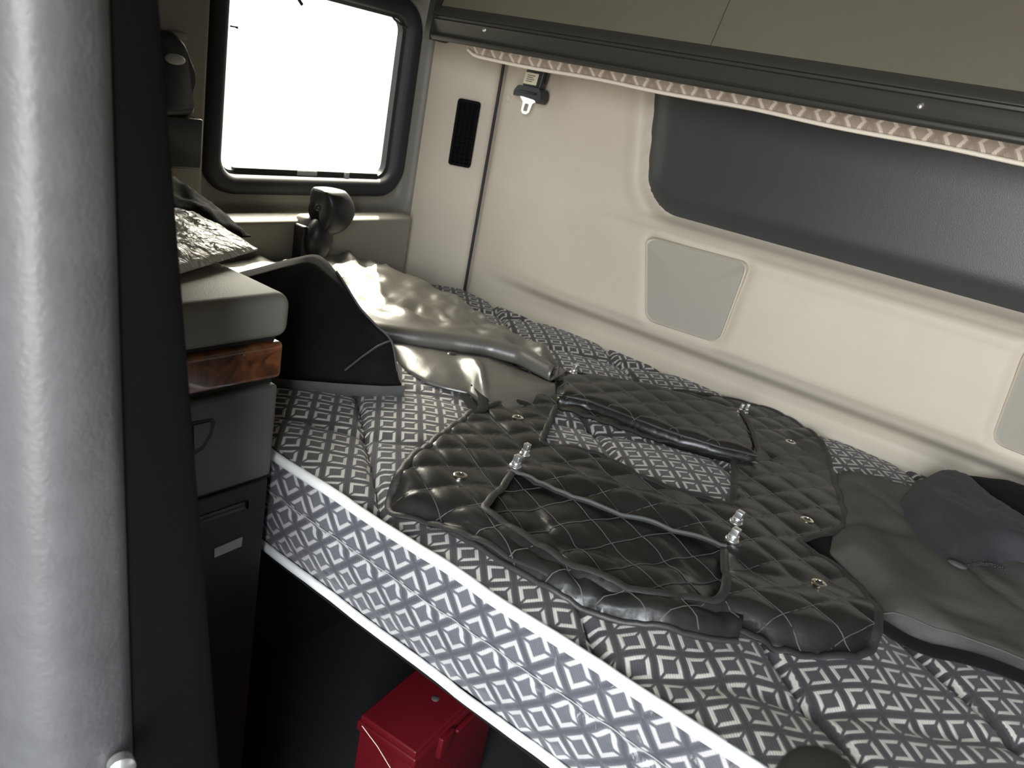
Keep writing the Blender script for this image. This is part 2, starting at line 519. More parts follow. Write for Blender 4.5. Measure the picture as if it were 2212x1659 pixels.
wall_strip(V, F, XL, Y0, Y1, FZ, Z0); wall_strip(V, F, XL, Y0, Y1, Z1, CZ)
wall_strip(V, F, XL, -.15, Y0, FZ, CZ); wall_strip(V, F, XL, YF, -.15, FZ, CZ)
wall_strip(V, F, -1.25, YF, .50, FZ - .02, -.25); wall_strip(V, F, -1.25, .50, 1.45, FZ, -.26); wall_strip(V, F, -1.25, -.15, .76, -.26, CZ); wall_strip(V, F, -1.25, 1.226, 1.45, -.26, CZ); wall_strip(V, F, -1.25, .76, 1.226, .12, CZ)
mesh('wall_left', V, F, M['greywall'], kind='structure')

# rounded corner panel between side wall and back wall
path = []
for t in range(9): path.append((XL + .003 * t / 8, 1.243 + .006 * t / 8))
for t in range(13):
    k = t / 12
    a = Vector((XL + .003, 1.249)); b = Vector((-1.150, 1.275)); c = Vector((-1.076, 1.330))
    p = a * (1 - k) ** 2 + b * 2 * k * (1 - k) + c * k ** 2
    path.append((p.x, p.y))
path += [(-1.071, 1.334), (-1.068, 1.339), (-1.0675, 1.352), (-1.0665, 1.366), (-1.045, 1.374)]
zs = [FZ + (CZ - FZ) * k / 12 for k in range(13)]
mesh('wall_corner', [Vector((p[0], p[1], z)) for p in path for z in zs], grid_faces(len(path), len(zs)), M['beige'], kind='structure')

mesh('corner_seam_shade', *tube([(-1.0655, 1.3435, FZ), (-1.0655, 1.3435, CZ)], .0030, 8, up=(1, 0, 0)), M['rubber'], kind='structure')  # dark tube added in the corner groove to imitate its shade

# back wall: a moulded panel with a recessed dark pad, a bulging shelf face and a groove above the mattress
PADC = ((-.722 + .80) / 2, (-.176 + .60) / 2, (.80 + .722) / 2, (.60 + .176) / 2, .075)
def pad_d(x, z):
    xs_ = x - .13 * max(-.2, min(.1, z + .02)) * (1 if x < 0 else -1) * -1.0 * .0
    return sd_rr(x + (.18 * (z + .02) if x < -.3 else 0), z, *PADC)
def key(z, ks):
    for (z0, v0), (z1, v1) in zip(ks, ks[1:]):
        if z <= z1:
            t = max(0, min(1, (z - z0) / (z1 - z0))); t = t * t * (3 - 2 * t)
            return v0 + (v1 - v0) * t
    return ks[-1][1]
PROF = [(-.62, 1.345), (-.47, 1.338), (-.445, 1.332), (-.418, 1.344), (-.404, 1.341), (-.372, 1.304), (-.355, 1.296), (-.28, 1.300), (-.222, 1.306), (-.203, 1.314), (-.185, 1.332), (-.170, 1.344), (-.10, 1.346), (.8, 1.35)]
SPK = [(-.640, -.212), (-.449, -.206), (-.456, -.346), (-.597, -.350)]
SPK = [(-.647, -.208), (-.445, -.202), (-.452, -.350), (-.602, -.355)]
SPK2 = [(-SPK[i][0] - .66 + .60, SPK[i][1]) for i in (1, 0, 3, 2)]
SPK2 = [(-.030, -.202), (.170, -.208), (.122, -.355), (-.022, -.350)]
def poly_sd(x, z, poly):
    d = 1e9
    for i in range(len(poly)):
        a = Vector(poly[i]); b = Vector(poly[(i + 1) % len(poly)]); p = Vector((x, z)); ab = b - a
        t = max(0, min(1, (p - a).dot(ab) / ab.length_squared)); d = min(d, (p - a - ab * t).length)
    return -d if pip(x, z, poly) else d
SPR = [ [(p.x, p.y) for p in round_poly(s, .022, 5)] for s in (SPK, SPK2)]
def back_y(x, z):
    t = sstep(-.24, -.40, z)
    w = sstep(-.90, -.52, x) * (1 - t) + sstep(-1.05, -.78, x) * t
    y = (1.345 - .006 * sstep(-.42, -.46, z)) * (1 - w) + key(z, PROF) * w
    y += .022 * sstep(-1.054, -1.0625, x)
    d = pad_d(x, z)
    y += .016 * sstep(.004, -.010, d)
    y -= .006 * sstep(.045, .012, d) * sstep(-.004, .012, d)
    for s in SPR:
        if s[0][1] is not None and abs(z + .28) < .12 and -.72 < x < .25:
            ds = poly_sd(x, z, s)
            y += .007 * sstep(.016, -.002, ds)
    return y
nx, nz = 300, 190
V = []
for i in range(nx):
    x = -1.063 + (1.17 + 1.063) * i / (nx - 1)
    for j in range(nz):
        z = -.62 + (.40 + .62) * j / (nz - 1)
        V.append(Vector((x, back_y(x, z), z)))
F = [f for f in grid_faces(nx, nz)]
Fb = [f for f in F if pad_d(sum(V[i].x for i in f) / 4, sum(V[i].z for i in f) / 4) > -.012]
def wall_b(V, F, x0, x1, y, z0, z1): qd(V, F, [(x0, y, z0), (x1, y, z0), (x1, y, z1), (x0, y, z1)])
wall_b(V, Fb, -1.063, 1.17, 1.35, FZ, -.62); wall_b(V, Fb, -1.063, 1.17, 1.35, .40, CZ)
wall_b(V, Fb, -1.25, 1.20, 1.42, FZ, CZ)
mesh('wall_back', V, Fb, M['beige'], kind='structure')
# the dark padded insert (a slightly domed vinyl cushion)
V = []; nx, nz = 170, 80
for i in range(nx):
    x = -.78 + (.86 + .78) * i / (nx - 1)
    for j in range(nz):
        z = -.185 + (.40 + .185) * j / (nz - 1)
        d = pad_d(x, z)
        V.append(Vector((x, 1.358 - .014 * sstep(0, -.05, d) + .012 * sstep(-.012, .004, d), z)))
Fp = [f for f in grid_faces(nx, nz) if pad_d(sum(V[i].x for i in f) / 4, sum(V[i].z for i in f) / 4) < .003]
used = sorted({i for f in Fp for i in f}); mp = {a: b for b, a in enumerate(used)}
tag(mesh('padded_panel', [V[i] for i in used], [tuple(mp[i] for i in f) for f in Fp], M['vinyl']),
    'large charcoal vinyl padded panel set into the beige back wall above the speakers', 'wall panel')

# rest of the shell: closed right side; front wall pulled in, with an opening added for light
V, F = [], []
for (y0, y1, z0, z1) in ((YF, 1.36, FZ, CZ),):
    wall_strip(V, F, XR, y0, y1, z0, z1)
mesh('wall_right', V, F, M['darkwall'], kind='structure', smooth=False)
V, F = [], []
for (x0, x1, z0, z1) in ((-1.17, 1.17, FZ, -.74), (-1.17, 1.17, .46, CZ), (-1.17, -.05, -.74, .46), (.47, 1.17, -.74, .46)):
    wall_b(V, F, x0, x1, YF, z0, z1)
mesh('wall_front', V, F, M['darkbase'], kind='structure', smooth=False)

# ------------------------------------------------------------------ the side window
win = thing('window_1', '', '', (-1.195, WC[0], WC[1] - .2))
del win['label']; del win['category']; win['kind'] = 'structure'
def ring_frame(prof, cy, cz, hy, hz, r, n=8):
    """rounded-rectangle frame; prof = [(inset outward, x)...] closed section"""
    V = []; base = None
    rings = []
    for off, x in prof:
        rr = rrect(cy, cz, hy + off, hz + off, max(.004, r + off), n)
        rings.append([Vector((x, p[0], p[1])) for p in rr])
    m = len(rings[0]); V = [p for rg in rings for p in rg]
    F = grid_faces(len(rings), m, True, True)
    return V, F
V, F = ring_frame([(.000, -1.215), (.000, -1.183), (.004, -1.177), (.014, -1.173), (.026, -1.176), (.032, -1.182), (.033, -1.197), (.03, -1.215)], *WC, *WH, WR)
mesh('window_frame', V, F, M['rubber'], win)
V, F = ring_frame([(-.006, -1.212), (-.006, -1.198), (.001, -1.194), (.004, -1.200), (.004, -1.212)], *WC, *WH, WR)
mesh('gasket', V, F, M['satin'], win)
pane = rrect(*WC, WH[0] + .002, WH[1] + .002, WR)
mesh('window_pane', [Vector((-1.209, p[0], p[1])) for p in pane] + [Vector((-1.213, p[0], p[1])) for p in pane],
     [tuple(range(len(pane))), tuple(range(2 * len(pane) - 1, len(pane) - 1, -1))] + [(i, (i + 1) % len(pane), (i + 1) % len(pane) + len(pane), i + len(pane)) for i in range(len(pane))],
     M['glass'], win, smooth=False)
# inner sill bar along the bottom with its pale sticker, a catch, and loose cable ends at the top edge
mesh('sill_bar', *box(-1.207, -1.196, .83, 1.165, -.232, -.221, .002), M['rubber'], win)
mesh('sticker', *box(-1.1960, -1.1954, .962, 1.008, -.2315, -.2225, .0), M['glabel'], win, smooth=False, label='pale printed sticker')
mesh('sill_clip', *box(-1.207, -1.190, 1.074, 1.084, -.236, -.220, .002), M['glabel'], win)
for a in range(5):
    y0 = (.815, .925, .969, 1.035, 1.088)[a]; y1 = (.918, .962, 1.028, 1.070, 1.168)[a]
    mesh('drain_strip', *box(-1.1855, -1.1825, y0, y1, -.2405, -.2365, .001), M['white'], win, label='pale strip along the bottom of the frame')
p = [at(845, 30, 'x', -1.20), at(852, 42, 'x', -1.195), at(866, 53, 'x', -1.19), at(880, 60, 'x', -1.187)]
mesh('cable_end', *tube([p[0], p[0].lerp(p[1], .5), p[1], p[2], p[3]], .0022, 8), M['rubber'], win)
p = [at(640, -10, 'x', -1.20), at(646, 0, 'x', -1.195), at(653, 11, 'x', -1.19)]
mesh('cable_end', *tube(p, .0028, 8), M['rubber'], win)
p = [at(497, 56, 'x', -1.195), at(508, 58, 'x', -1.19), at(514, 60, 'x', -1.187)]
mesh('catch_pin', *tube(p, [.0016, .0012, .0026], 8), M['rubber'], win)
p = [at(893, 138, 'x', -1.190), at(880, 137, 'x', -1.187)]
mesh('catch_pin', *tube(p, .0018, 8), M['rubber'], win)

# ------------------------------------------------------------------ air vent on the corner panel
vd = Vector((1, .80, 0)).normalized(); vn = Vector((.62, -.78, 0)).normalized()
vent_c = Vector((-1.104, 1.303, -.114)) + vn * .007
def vbox(a0, a1, z0, z1, d0, d1, bev=0):
    vs, fs = box(a0, a1, d0, d1, z0, z1, bev)
    vside = Vector((-vn.y, vn.x, 0))
    return [vent_c + vside * v.x + vn * v.y + Vector((0, 0, v.z)) for v in vs], fs
vent = thing('air_vent', 'slim black air vent in the beige corner panel right of the window', 'vent', (vent_c.x, vent_c.y, vent_c.z - .065))
fr = rrect(0, 0, .0235, .066, .006, 4); fi = rrect(0, 0, .0180, .060, .003, 4)
vside = Vector((-vn.y, vn.x, 0))
def vp(q, d): return vent_c + vside * q[0] + vn * d + Vector((0, 0, q[1]))
mesh('vent_frame', *loft([[vp(q, d) for q in L] for L, d in ((fr, -.012), (fr, .005), ([(a * .96, b * .985) for a, b in fr], .008), (fi, .008), (fi, -.012))] + [], cap=False), M['matte'], vent)
mesh('backing', *vbox(-.019, .019, -.061, .061, -.012, -.009), M['matte'], vent)
for i in range(3): mesh('rib', *vbox(-.0095 + i * .0095 - .0008, -.0095 + i * .0095 + .0008, -.060, .060, -.009, .005), M['matte'], vent)
for i in range(11): mesh('slat', *vbox(-.018, .018, -.052 + i * .0104 - .0007, -.052 + i * .0104 + .0007, -.009, .002), M['matte'], vent)

# ------------------------------------------------------------------ speakers
def speaker(poly, label):
    x0 = min(p[0] for p in poly); x1 = max(p[0] for p in poly)
    sp = thing('wall_speaker', label, 'speaker', ((x0 + x1) / 2, 1.31, -.355), 'grilles in the back wall')
    rp = round_poly(poly, .020, 6); c = Vector((sum(p.x for p in rp) / len(rp), sum(p.y for p in rp) / len(rp)))
    def lay(s, d):
        out = []
        for p in rp:
            q = c + (p - c) * s; out.append(Vector((q.x, key(q.y, PROF) - .006 * sstep(-.26, -.205, q.y) + d, q.y)))
        return out
    mesh('rim', *loft([lay(.995, .012), lay(.99, .0030), lay(.965, .0015), lay(.945, .0035), lay(.94, .012)], cap=False), M['beige'], sp)
    L = lay(.95, .0045)
    mesh('grille', L + [Vector((c.x, key(c.y, PROF) + .0020, c.y))], [(i, (i + 1) % len(L), len(L)) for i in range(len(L))], M['grille'], sp, smooth=True)
    return sp
speaker(SPK, 'beige speaker grille in the back wall, whole grille below the padded panel')
speaker(SPK2, 'beige speaker grille cut off by the right edge of the photo')

# round plug in the back wall, left of the hanging belt tongue
c = at(1096, 212, 'y', 1.345)
tag(mesh('round_plug', *lathe([(.0085, -.004), (.0085, .0015), (.007, .0025), (.0001, .0025)], (c.x, c.y, c.z), (0, -1, 0), 24), M['beige']), 'small round beige plug in the back wall left of the belt tongue', 'plug')

# ------------------------------------------------------------------ belt tongue hanging on the back wall
bt = thing('belt_tongue', 'black and chrome seat belt tongue hanging under the upper bunk', 'seat belt', (-.955, 1.31, -.06))
c = Vector((-.958, 1.318, 0))
def bp_(x, z, d): return Vector((c.x + x, c.y - d, z))
tilt = .12
def sk(v): return Vector((v.x + tilt * (v.z + .0), v.y, v.z))
mesh('strap', *box(-.980, -.935, 1.314, 1.320, .010, .055, .001, fn=sk), M['black'], bt)
mesh('stalk', *box(-.981, -.938, 1.304, 1.325, -.004, .040, .004, fn=sk), M['black'], bt)
o = mesh('stalk_label', *box(-.979, -.9475, 1.3025, 1.3032, .004, .025, .0, fn=sk), M['label'], bt, smooth=False, label='cream printed label')
for k in range(4):
    mesh('print_line', *box(-.973, -.955 - .003 * (k % 2), 1.3018, 1.3024, .0195 - k * .0036, .0210 - k * .0036, 0, fn=sk), M['ink'], o, smooth=False)
prof = [(-.985, .000), (-.934, .000), (-.928, -.006), (-.925, -.020), (-.931, -.029), (-.936, -.022), (-.985, -.018), (-.990, -.022), (-.992, -.012)]
rp = round_poly(prof, .004, 3)
mesh('housing', *loft([[sk(Vector((p.x, y, p.y))) for p in rp] for y in (1.326, 1.300, 1.297)]), M['black'], bt)
mesh('housing_ridge', *box(-.980, -.938, 1.2935, 1.299, -.013, -.009, .001, fn=sk), M['black'], bt)
# chrome tongue: plate with a slot
outer = [(-.986, -.018), (-.937, -.020), (-.9385, -.024), (-.948, -.029), (-.9500, -.046), (-.955, -.051), (-.965, -.051), (-.9705, -.046), (-.9715, -.029), (-.979, -.023)]
slot = rrect(-.9605, -.0385, .0048, .0070, .002, 3)
V, F = sheet([Vector((p.x, p.y)) for p in round_poly(outer, .003, 3)], [[Vector(q) for q in slot]], .003, lambda x, y: 0, .0022)
V = [sk(Vector((v.x, 1.3085 + v.z * -1, v.y))) for v in V]
mesh('tongue', V, F, M['chrome'], bt)

# ------------------------------------------------------------------ upper bunk, folded against the back wall
ub = thing('upper_bunk', 'folded upper bunk with olive board, dark rail and cream-piped patterned mattress', 'bunk bed', (0, 1.2, .03))
RY = 1.10
def extr_x(profile, x0, x1, nseg=1):
    rings = [[Vector((x0 + (x1 - x0) * k / nseg, p[0], p[1])) for p in profile] for k in range(nseg + 1)]
    return loft(rings)
rail = [(RY + .05, .049), (RY + .004, .0445), (RY - .001, .0455), (RY - .003, .049), (RY - .002, .0525), (RY + .004, .0545), (RY + .006, .058), (RY + .003, .066), (RY + .001, .0735),
        (RY - .001, .0775), (RY + .004, .0785), (RY + .0055, .0800), (RY + .005, .0835), (RY - .0015, .0850), (RY - .0015, .0870), (RY + .004, .094), (RY + .008, .1005), (RY + .05, .1005)]
mesh('rail', *extr_x(rail, -1.050, 1.12), M['rail'], ub)
# end cap at the window end
cap = [(RY - .004, .043), (RY - .005, .052), (RY - .001, .104), (RY + .055, .30), (RY + .10, .46), (RY + .13, .46), (RY + .09, .3), (RY + .06, .05), (RY + .04, .043)]
mesh('end_cap', *extr_x(cap, -1.056, -1.043), M['rail'], ub)
board = [(RY + .006, .0985), (RY + .010, .0990), (RY + .155, .48), (RY + .175, .48), (RY + .05, .10)]
V, F = [], []
def board_pt(x, t, d): return Vector((x, RY + .008 + .37 * (t) + d, .099 + t))
for (x0, x1) in ((-1.036, -.523), (-.5215, 1.12)):
    bv, bf = loft([[board_pt(x, t, d) for (t, d) in ((0, .02), (0, 0), (.39, 0), (.39, .02))] for x in (x0, x0 + .0008, x1 - .0008, x1)])
    V, F = join((V, F), (bv, bf))
mesh('board', V, F, M['olive'], ub, smooth=False)
for px, py in ((1047, 65), (1987, 230)):
    c = at(px, py, 'y', RY + .001)
    mesh('screw', *lathe([(.0036, -.002), (.0036, .001), (.0026, .0022), (.0001, .0024)], c, (0, -1, 0), 14), M['steel'], ub)
# mattress edge seen below the rail
UY = 1.185
def um_z(x):
    return .031 - .004 * sstep(-.6, -.1, x) + .022 * sstep(-.995, -1.056, x) ** 1.5 + .001 * math.sin(x * 23)
V, UV = [], []
xs = [-1.056 + (1.10 + 1.056) * (k / 150) for k in range(151)]
prof = [(0, .090), (-.004, .070), (-.005, .055), (-.004, .043), (-.001, .036), (.003, .0315)]
for x in xs:
    e = sstep(-1.056, -.98, x)
    for dy, zz in prof + [(.04, .030), (.12, .030), (.14, .032), (.14, .09)]:
        zb = um_z(x) + (zz - .030)
        V.append(Vector((x, UY + dy + .05 * (1 - e) * .0, zb))); UV.append((x, zz + dy * .8))
mesh('mattress', V, grid_faces(len(xs), len(prof) + 4), M['fabric_upper'], ub, uvs=UV, label='taupe patterned mattress edge')
mesh('piping', *tube([Vector((x, UY + .000, um_z(x) + .0005)) for x in xs if x > -1.03], .0032, 8), M['cream'], ub, label='cream piping')

# ------------------------------------------------------------------ lower bunk: base and mattress
mesh('bunk_base', *join(box(-1.15, 1.15, .60, 1.335, -.66, -.60, .004), box(-1.15, 1.15, 1.02, 1.335, FZ, -.66, .0), box(-1.15, -.95, .58, 1.03, FZ, -.66, 0)), M['darkbase'], kind='structure', smooth=False)
MZ, MF = -.450, .540
def seam(p, per, off, w):
    q = (p - off) / per; q = (q - round(q)) * per
    return math.exp(-(q / w) ** 2), abs(q) / per
def mat_z(x, y):
    s1, q1 = seam(.6 * x + .8 * y, .170, .314, .0045)
    s2, q2 = seam(-.55 * x + .83 * y, .170, .560, .010)
    z = MZ + .005 * (math.sin(q1 * math.pi)) + .003 * math.sin(q2 * math.pi) - .011 * s1 - .0045 * s2
    z += .0035 * fbm((x, y), 5.0) + .0026 * math.sin((x * .9 + y * .35) * 60 + 2.5 * fbm((x, y), 3, 5)) * sstep(-.75, -.1, x) * sstep(1.1, .7, y)
    z -= .006 * sstep(MF + .05, MF, y) ** 2
    return z
bed = thing('bunk_mattress', 'long bunk mattress in charcoal fabric with pale square rings and white piping', 'mattress', (0, .94, -.60))
V, UV = [], []
nx, nyy = 420, 150
for i in range(nx):
    x = -1.148 + 2.29 * i / (nx - 1)
    for j in range(nyy):
        y = MF + (1.336 - MF) * (j / (nyy - 1)); z = mat_z(x, y)
        V.append(Vector((x, y, z))); UV.append((x, y))
mesh('top_panel', V, grid_faces(nx, nyy), M['fabric'], bed, uvs=UV, sharp='none')
SV, SF = [], []
for n in range(-3, 9):
    run = []
    for k in range(500):
        x = -1.14 + 2.27 * k / 499; y = (.314 + .170 * n - .6 * x) / .8
        if MF + .01 < y < 1.33: run.append(Vector((x, y, mat_z(x, y) + .0008)))
    if len(run) > 3: SV, SF = join((SV, SF), tube(run, .0014, 5))
mesh('seam_groove_shade', SV, SF, M['black'], bed)  # black cord laid along the seam grooves to deepen their shade
V, UV = [], []
nzz = 40
def front_y(x, z):
    t = (MZ - z) / .128
    y = MF + .004 - .010 * math.sin(math.pi * min(1, max(0, t)))
    c = abs(t - .45)
    y += .004 * math.exp(-(c / .03) ** 2)
    y += .0015 * fbm((x, z * 2), 12, 3)
    return y
for i in range(nx):
    x = -1.148 + 2.29 * i / (nx - 1)
    for j in range(nzz):
        z = MZ - .006 - (.578 - .456) * j / (nzz - 1)
        V.append(Vector((x, front_y(x, z), z))); UV.append((z * 1.0, x))
mesh('front_panel', V, grid_faces(nx, nzz), M['fabric_front'], bed, uvs=UV, sharp='none', label='front face covered with glossy clear film')
P = [Vector((x, front_y(x, MZ - .050) - .0012 + .0006 * fbm((x, 0), 60, 4), MZ - .050 + .0012 * fbm((x, 1), 40, 5) + .004 * fbm((x, 2), 3, 5))) for x in [-1.14 + 2.27 * k / 700 for k in range(701)]]
mesh('film_edge', *tube(P, .00055, 5), M['glabel'], bed, label='thin crinkled edge of the clear film')
V, F = box(-1.148, 1.14, MF + .004, 1.336, -.600, -.580, .004)
mesh('underside', V, F, M['cloth'], bed)
def pipe_pts(z, y, amp):
    return [Vector((-1.145 + 2.28 * k / 200, y + amp * fbm((k * .1, z), 1.1, 2), z + amp * fbm((k * .1, z), 1.3, 8))) for k in range(201)]
mesh('piping', *tube(pipe_pts(MZ - .004, MF - .001, .002), .0058, 10, flat=(.0050, .0068)), M['white'], bed, label='white piping along the top front edge')
mesh('piping', *tube(pipe_pts(-.582, MF + .000, .0015), .0050, 10, flat=(.0045, .0062)), M['white'], bed, label='white piping along the bottom front edge')

# ------------------------------------------------------------------ quilted cover with cut-outs
def Q(px, py, z=-.432):
    p = at(px, py, 'z', z); return Vector((p.x, p.y))
E1 = Vector((.0165, .0400)); E2 = Vector((.0385, -.0185)); O0 = Vector((-.220, 1.002))
det = E1.x * E2.y - E1.y * E2.x
def quilt(x, y):
    dx, dy = x - O0.x, y - O0.y
    a = (dx * E2.y - dy * E2.x) / det; b = (E1.x * dy - E1.y * dx) / det
    fa, fb = abs(a - round(a)), abs(b - round(b))
    s = math.exp(-(fa * .042 / .0028) ** 2); t = math.exp(-(fb * .042 / .0028) ** 2)
    return .0030 * (math.sin(math.pi * min(fa, .5)) * math.sin(math.pi * min(fb, .5))) ** .6 - .0006 * max(s, t)
outer_px = [(1022, 882), (985, 915), (955, 944), (925, 972), (893, 997), (868, 1025), (846, 1058), (843, 1078), (856, 1092), (905, 1103), (950, 1120), (1010, 1150), (1080, 1186), (1160, 1225), (1240, 1262), (1320, 1292), (1400, 1314), (1480, 1328), (1560, 1342), (1600, 1354), (1660, 1378), (1730, 1398), (1800, 1412), (1850, 1418), (1878, 1412),
            (1886, 1385), (1886, 1345), (1880, 1305), (1862, 1265), (1830, 1232), (1790, 1200), (1750, 1178), (1726, 1158), (1760, 1150), (1800, 1142), (1826, 1128), (1826, 1108), (1812, 1062), (1800, 1015), (1788, 975), (1770, 948), (1735, 915), (1690, 890), (1640, 872), (1560, 855), (1480, 842), (1400, 830), (1300, 812), (1222, 800), (1205, 820), (1160, 840), (1090, 860)]
hole1_px = [(1203, 872), (1300, 905), (1400, 935), (1500, 960), (1588, 985), (1588, 1040), (1582, 1083), (1500, 1062), (1430, 1040), (1370, 1012), (1300, 980), (1240, 966), (1168, 952)]
hole2_px = [(1112, 1012), (1150, 1035), (1200, 1058), (1290, 1090), (1390, 1120), (1480, 1148), (1568, 1172), (1566, 1250), (1559, 1300), (1545, 1312), (1498, 1306), (1400, 1292), (1353, 1279), (1300, 1260), (1234, 1234), (1160, 1190), (1100, 1152), (1042, 1110), (1075, 1062)]
outer2 = round_poly([Q(*p) for p in outer_px], .006, 2)
h1 = round_poly([Q(*p) for p in hole1_px], .006, 2); h2 = round_poly([Q(*p) for p in hole2_px], .006, 2)
front_line = [Q(*p) for p in outer_px[6:25]]
def edge_dist(x, y, line):
    d = 1e9; P = Vector((x, y))
    for a, b in zip(line, line[1:]):
        ab = b - a; t = max(0, min(1, (P - a).dot(ab) / ab.length_squared)); d = min(d, (P - a - ab * t).length)
    return d
def under_z(x, y): return mat_z(x, y) + .006 + quilt(x, y) * .6
def cover_z(x, y):
    d = edge_dist(x, y, front_line)
    base = MZ + .0125 + .003 * fbm((x, y), 6, 2)
    roll = .018 * sstep(.000, .030, d) ** .7 * sstep(.13, .05, d)
    z = base + roll * (.6 + .4 * sstep(-.5, -.1, x)) - .006 * sstep(.018, 0, d)
    # the left lobe is puffed and crumpled
    z += .010 * math.exp(-((x + .54) ** 2 + (y - .70) ** 2) / .006)
    # middle strap between the two openings arches up
    z += .010 * math.exp(-((y - .8 - .32 * (x + .35)) / .035) ** 2) * sstep(-.48, -.40, x) * sstep(-.2, -.28, x)
    return max(z, mat_z(x, y) + .008) + quilt(x, y) * (1.0 + .5 * sstep(-.40, -.55, x))
V, F = sheet(outer2, [h1, h2], .0045, cover_z, .005)
cv = thing('quilted_cover', 'black diamond-quilted leatherette cover with two cut-outs, steel studs and eyelets, on the mattress', 'cover', (-.33, .9, MZ))
mesh('quilted_body', V, F, M['leather'], cv, sharp='none')
def bind(loop, zf, name, r=(.0050, .0024), lift=.0012, parent=None):
    P = [Vector((p.x, p.y, zf(p.x, p.y) - .002 + lift)) for p in resample(loop, .006)]
    mesh(name, *tube(P, .004, 8, closed=True, flat=r), M['binding'], parent)
bind(outer2, cover_z, 'edge_binding', parent=cv); bind(h1, cover_z, 'edge_binding', parent=cv); bind(h2, cover_z, 'edge_binding', parent=cv)
# stitched double seam across the middle strap
P = [Q(*p, -.425) for p in ((1105, 1005), (1150, 1022), (1200, 1047), (1290, 1080), (1390, 1110), (1480, 1138), (1575, 1163))]
P = [Vector((p.x, p.y, cover_z(p.x, p.y) + .002)) for p in resample(P, .006, False)]
mesh('seam_piping', *tube(P, .0022, 8), M['thread'], cv)
# stitch lines: quilting thread resting in the grooves
TV, TF = [], []
def stitch_lines(zf, loops, sel, lift=.0006, r=.0006):
    TV, TF = [], []
    for fam in (0, 1):
        for n in range(-40, 41):
            run = []
            for k in range(-260, 261):
                if fam == 0: p = O0 + E1 * n + E2 * (k * .16)
                else: p = O0 + E2 * n + E1 * (k * .16)
                ok = pip(p.x, p.y, loops[0]) and not any(pip(p.x, p.y, h) for h in loops[1:]) and sel(p)
                if ok: run.append(Vector((p.x, p.y, zf(p.x, p.y) + lift)))
                if (not ok or k == 260) and run:
                    if len(run) > 2:
                        tv, tf = tube(run, r, 4); n0 = len(TV); TV += tv; TF += [[i + n0 for i in f] for f in tf]
                    run = []
    return TV, TF
mesh('quilting_thread', *stitch_lines(cover_z, [outer2, h1, h2], lambda p: True), M['thread'], cv)
def eyelet(px, py, zf, parent, r=.0082):
    q = Q(px, py, -.424); z = zf(q.x, q.y)
    z = max(z, zf(q.x + .004, q.y), zf(q.x - .004, q.y), zf(q.x, q.y + .004)) 
    n = 20; rings = []
    for rr, h in ((r, -.001), (r, .0008), (r * .8, .0016), (r * .6, .0014), (r * .5, -.001)):
        rings.append([Vector((q.x + rr * math.cos(2 * math.pi * k / n), q.y + rr * math.sin(2 * math.pi * k / n), z + h)) for k in range(n)])
    e = mesh('eyelet', *loft(rings, cap=False), M['brass'], parent)
    mesh('eyelet_hole', [Vector((q.x + r * .56 * math.cos(2 * math.pi * k / n), q.y + r * .56 * math.sin(2 * math.pi * k / n), z + .0010)) for k in range(n)], [tuple(range(n))], M['black'], e, smooth=False)
for px, py in ((995, 1024), (1122, 887), (1712, 943), (1750, 1105), (1772, 1253)): eyelet(px, py, cover_z, cv)
def stud(px, py, zf, parent, s=1.0, lean=(.10, .02)):
    q = Q(px, py, -.424); z = zf(q.x, q.y)
    ax = Vector((lean[0], lean[1], 1)).normalized()
    b = mesh('stud', *lathe([(.0075 * s, -.001), (.0085 * s, .001), (.0080 * s, .0022), (.0058 * s, .0030), (.0058 * s, .0050), (.0066 * s, .0056), (.0062 * s, .0072), (.0040 * s, .0078)], (q.x, q.y, z), ax, 20), M['steel'], parent)
    vs, fs = box(-.0046 * s, .0046 * s, -.0046 * s, .0046 * s, .0072, .0165, .0012)
    rot = Vector((0, 0, 1)).rotation_difference(ax).to_matrix()
    mesh('turn_knob', [Vector((q.x, q.y, z)) + rot @ Vector(v) for v in vs], fs, M['steel'], b)
stud(1136, 968, cover_z, cv, .85); stud(1116, 994, cover_z, cv, .95); stud(1594, 1116, cover_z, cv); stud(1586, 1152, cover_z, cv)
# folded-back flap lying over the top of the first opening
fl_px = [(1205, 812), (1222, 802), (1300, 808), (1400, 826), (1500, 852), (1598, 884), (1616, 900), (1632, 935), (1642, 965), (1636, 980), (1560, 962), (1480, 940), (1400, 912), (1330, 885), (1270, 862), (1206, 850)]
fz = MZ + .030
flp = round_poly([Q(px, py, fz) for px, py in fl_px], .005, 2)
def flap_z(x, y):
    d = poly_sd2(x, y)
    return fz + .003 * fbm((x, y), 7, 4) - .008 * sstep(.012, 0, d) + quilt(x, y) * .9 * sstep(.0, .02, d)
flist = [(p.x, p.y) for p in flp]
def poly_sd2(x, y): return -poly_sd(x, y, flist)
V, F = sheet(flp, [], .0045, flap_z, .016)
flap = mesh('flap', V, F, M['leather'], cv, sharp='none', label='quilted flap folded back over the first cut-out')
mesh('quilting_thread', *stitch_lines(flap_z, [flp], lambda p: True), M['thread'], flap)
def open_line(px, z, off=0, r=.0022, name='edge_binding', parent=None, mt='binding', k=8):
    P = [Q(a, b, z) for a, b in px]
    P = [Vector((p.x, p.y, z + off + .0012 * fbm((p.x, p.y), 20, 6))) for p in resample(P, .007, False)]
    mesh(name, *tube(P, r, k), M[mt], parent)
fr_px = [(1206, 852), (1270, 866), (1330, 888), (1400, 915), (1480, 944), (1560, 966), (1636, 984)]
open_line(fr_px, fz - .005, parent=flap, r=.0026)
open_line([(a, b + 16) for a, b in fr_px], fz - .015, parent=flap, r=.0026, mt='thread')
open_line([(1204, 868), (1270, 892), (1340, 915), (1420, 940), (1500, 962), (1560, 978), (1632, 996)], fz - .022, parent=flap, r=.0030)
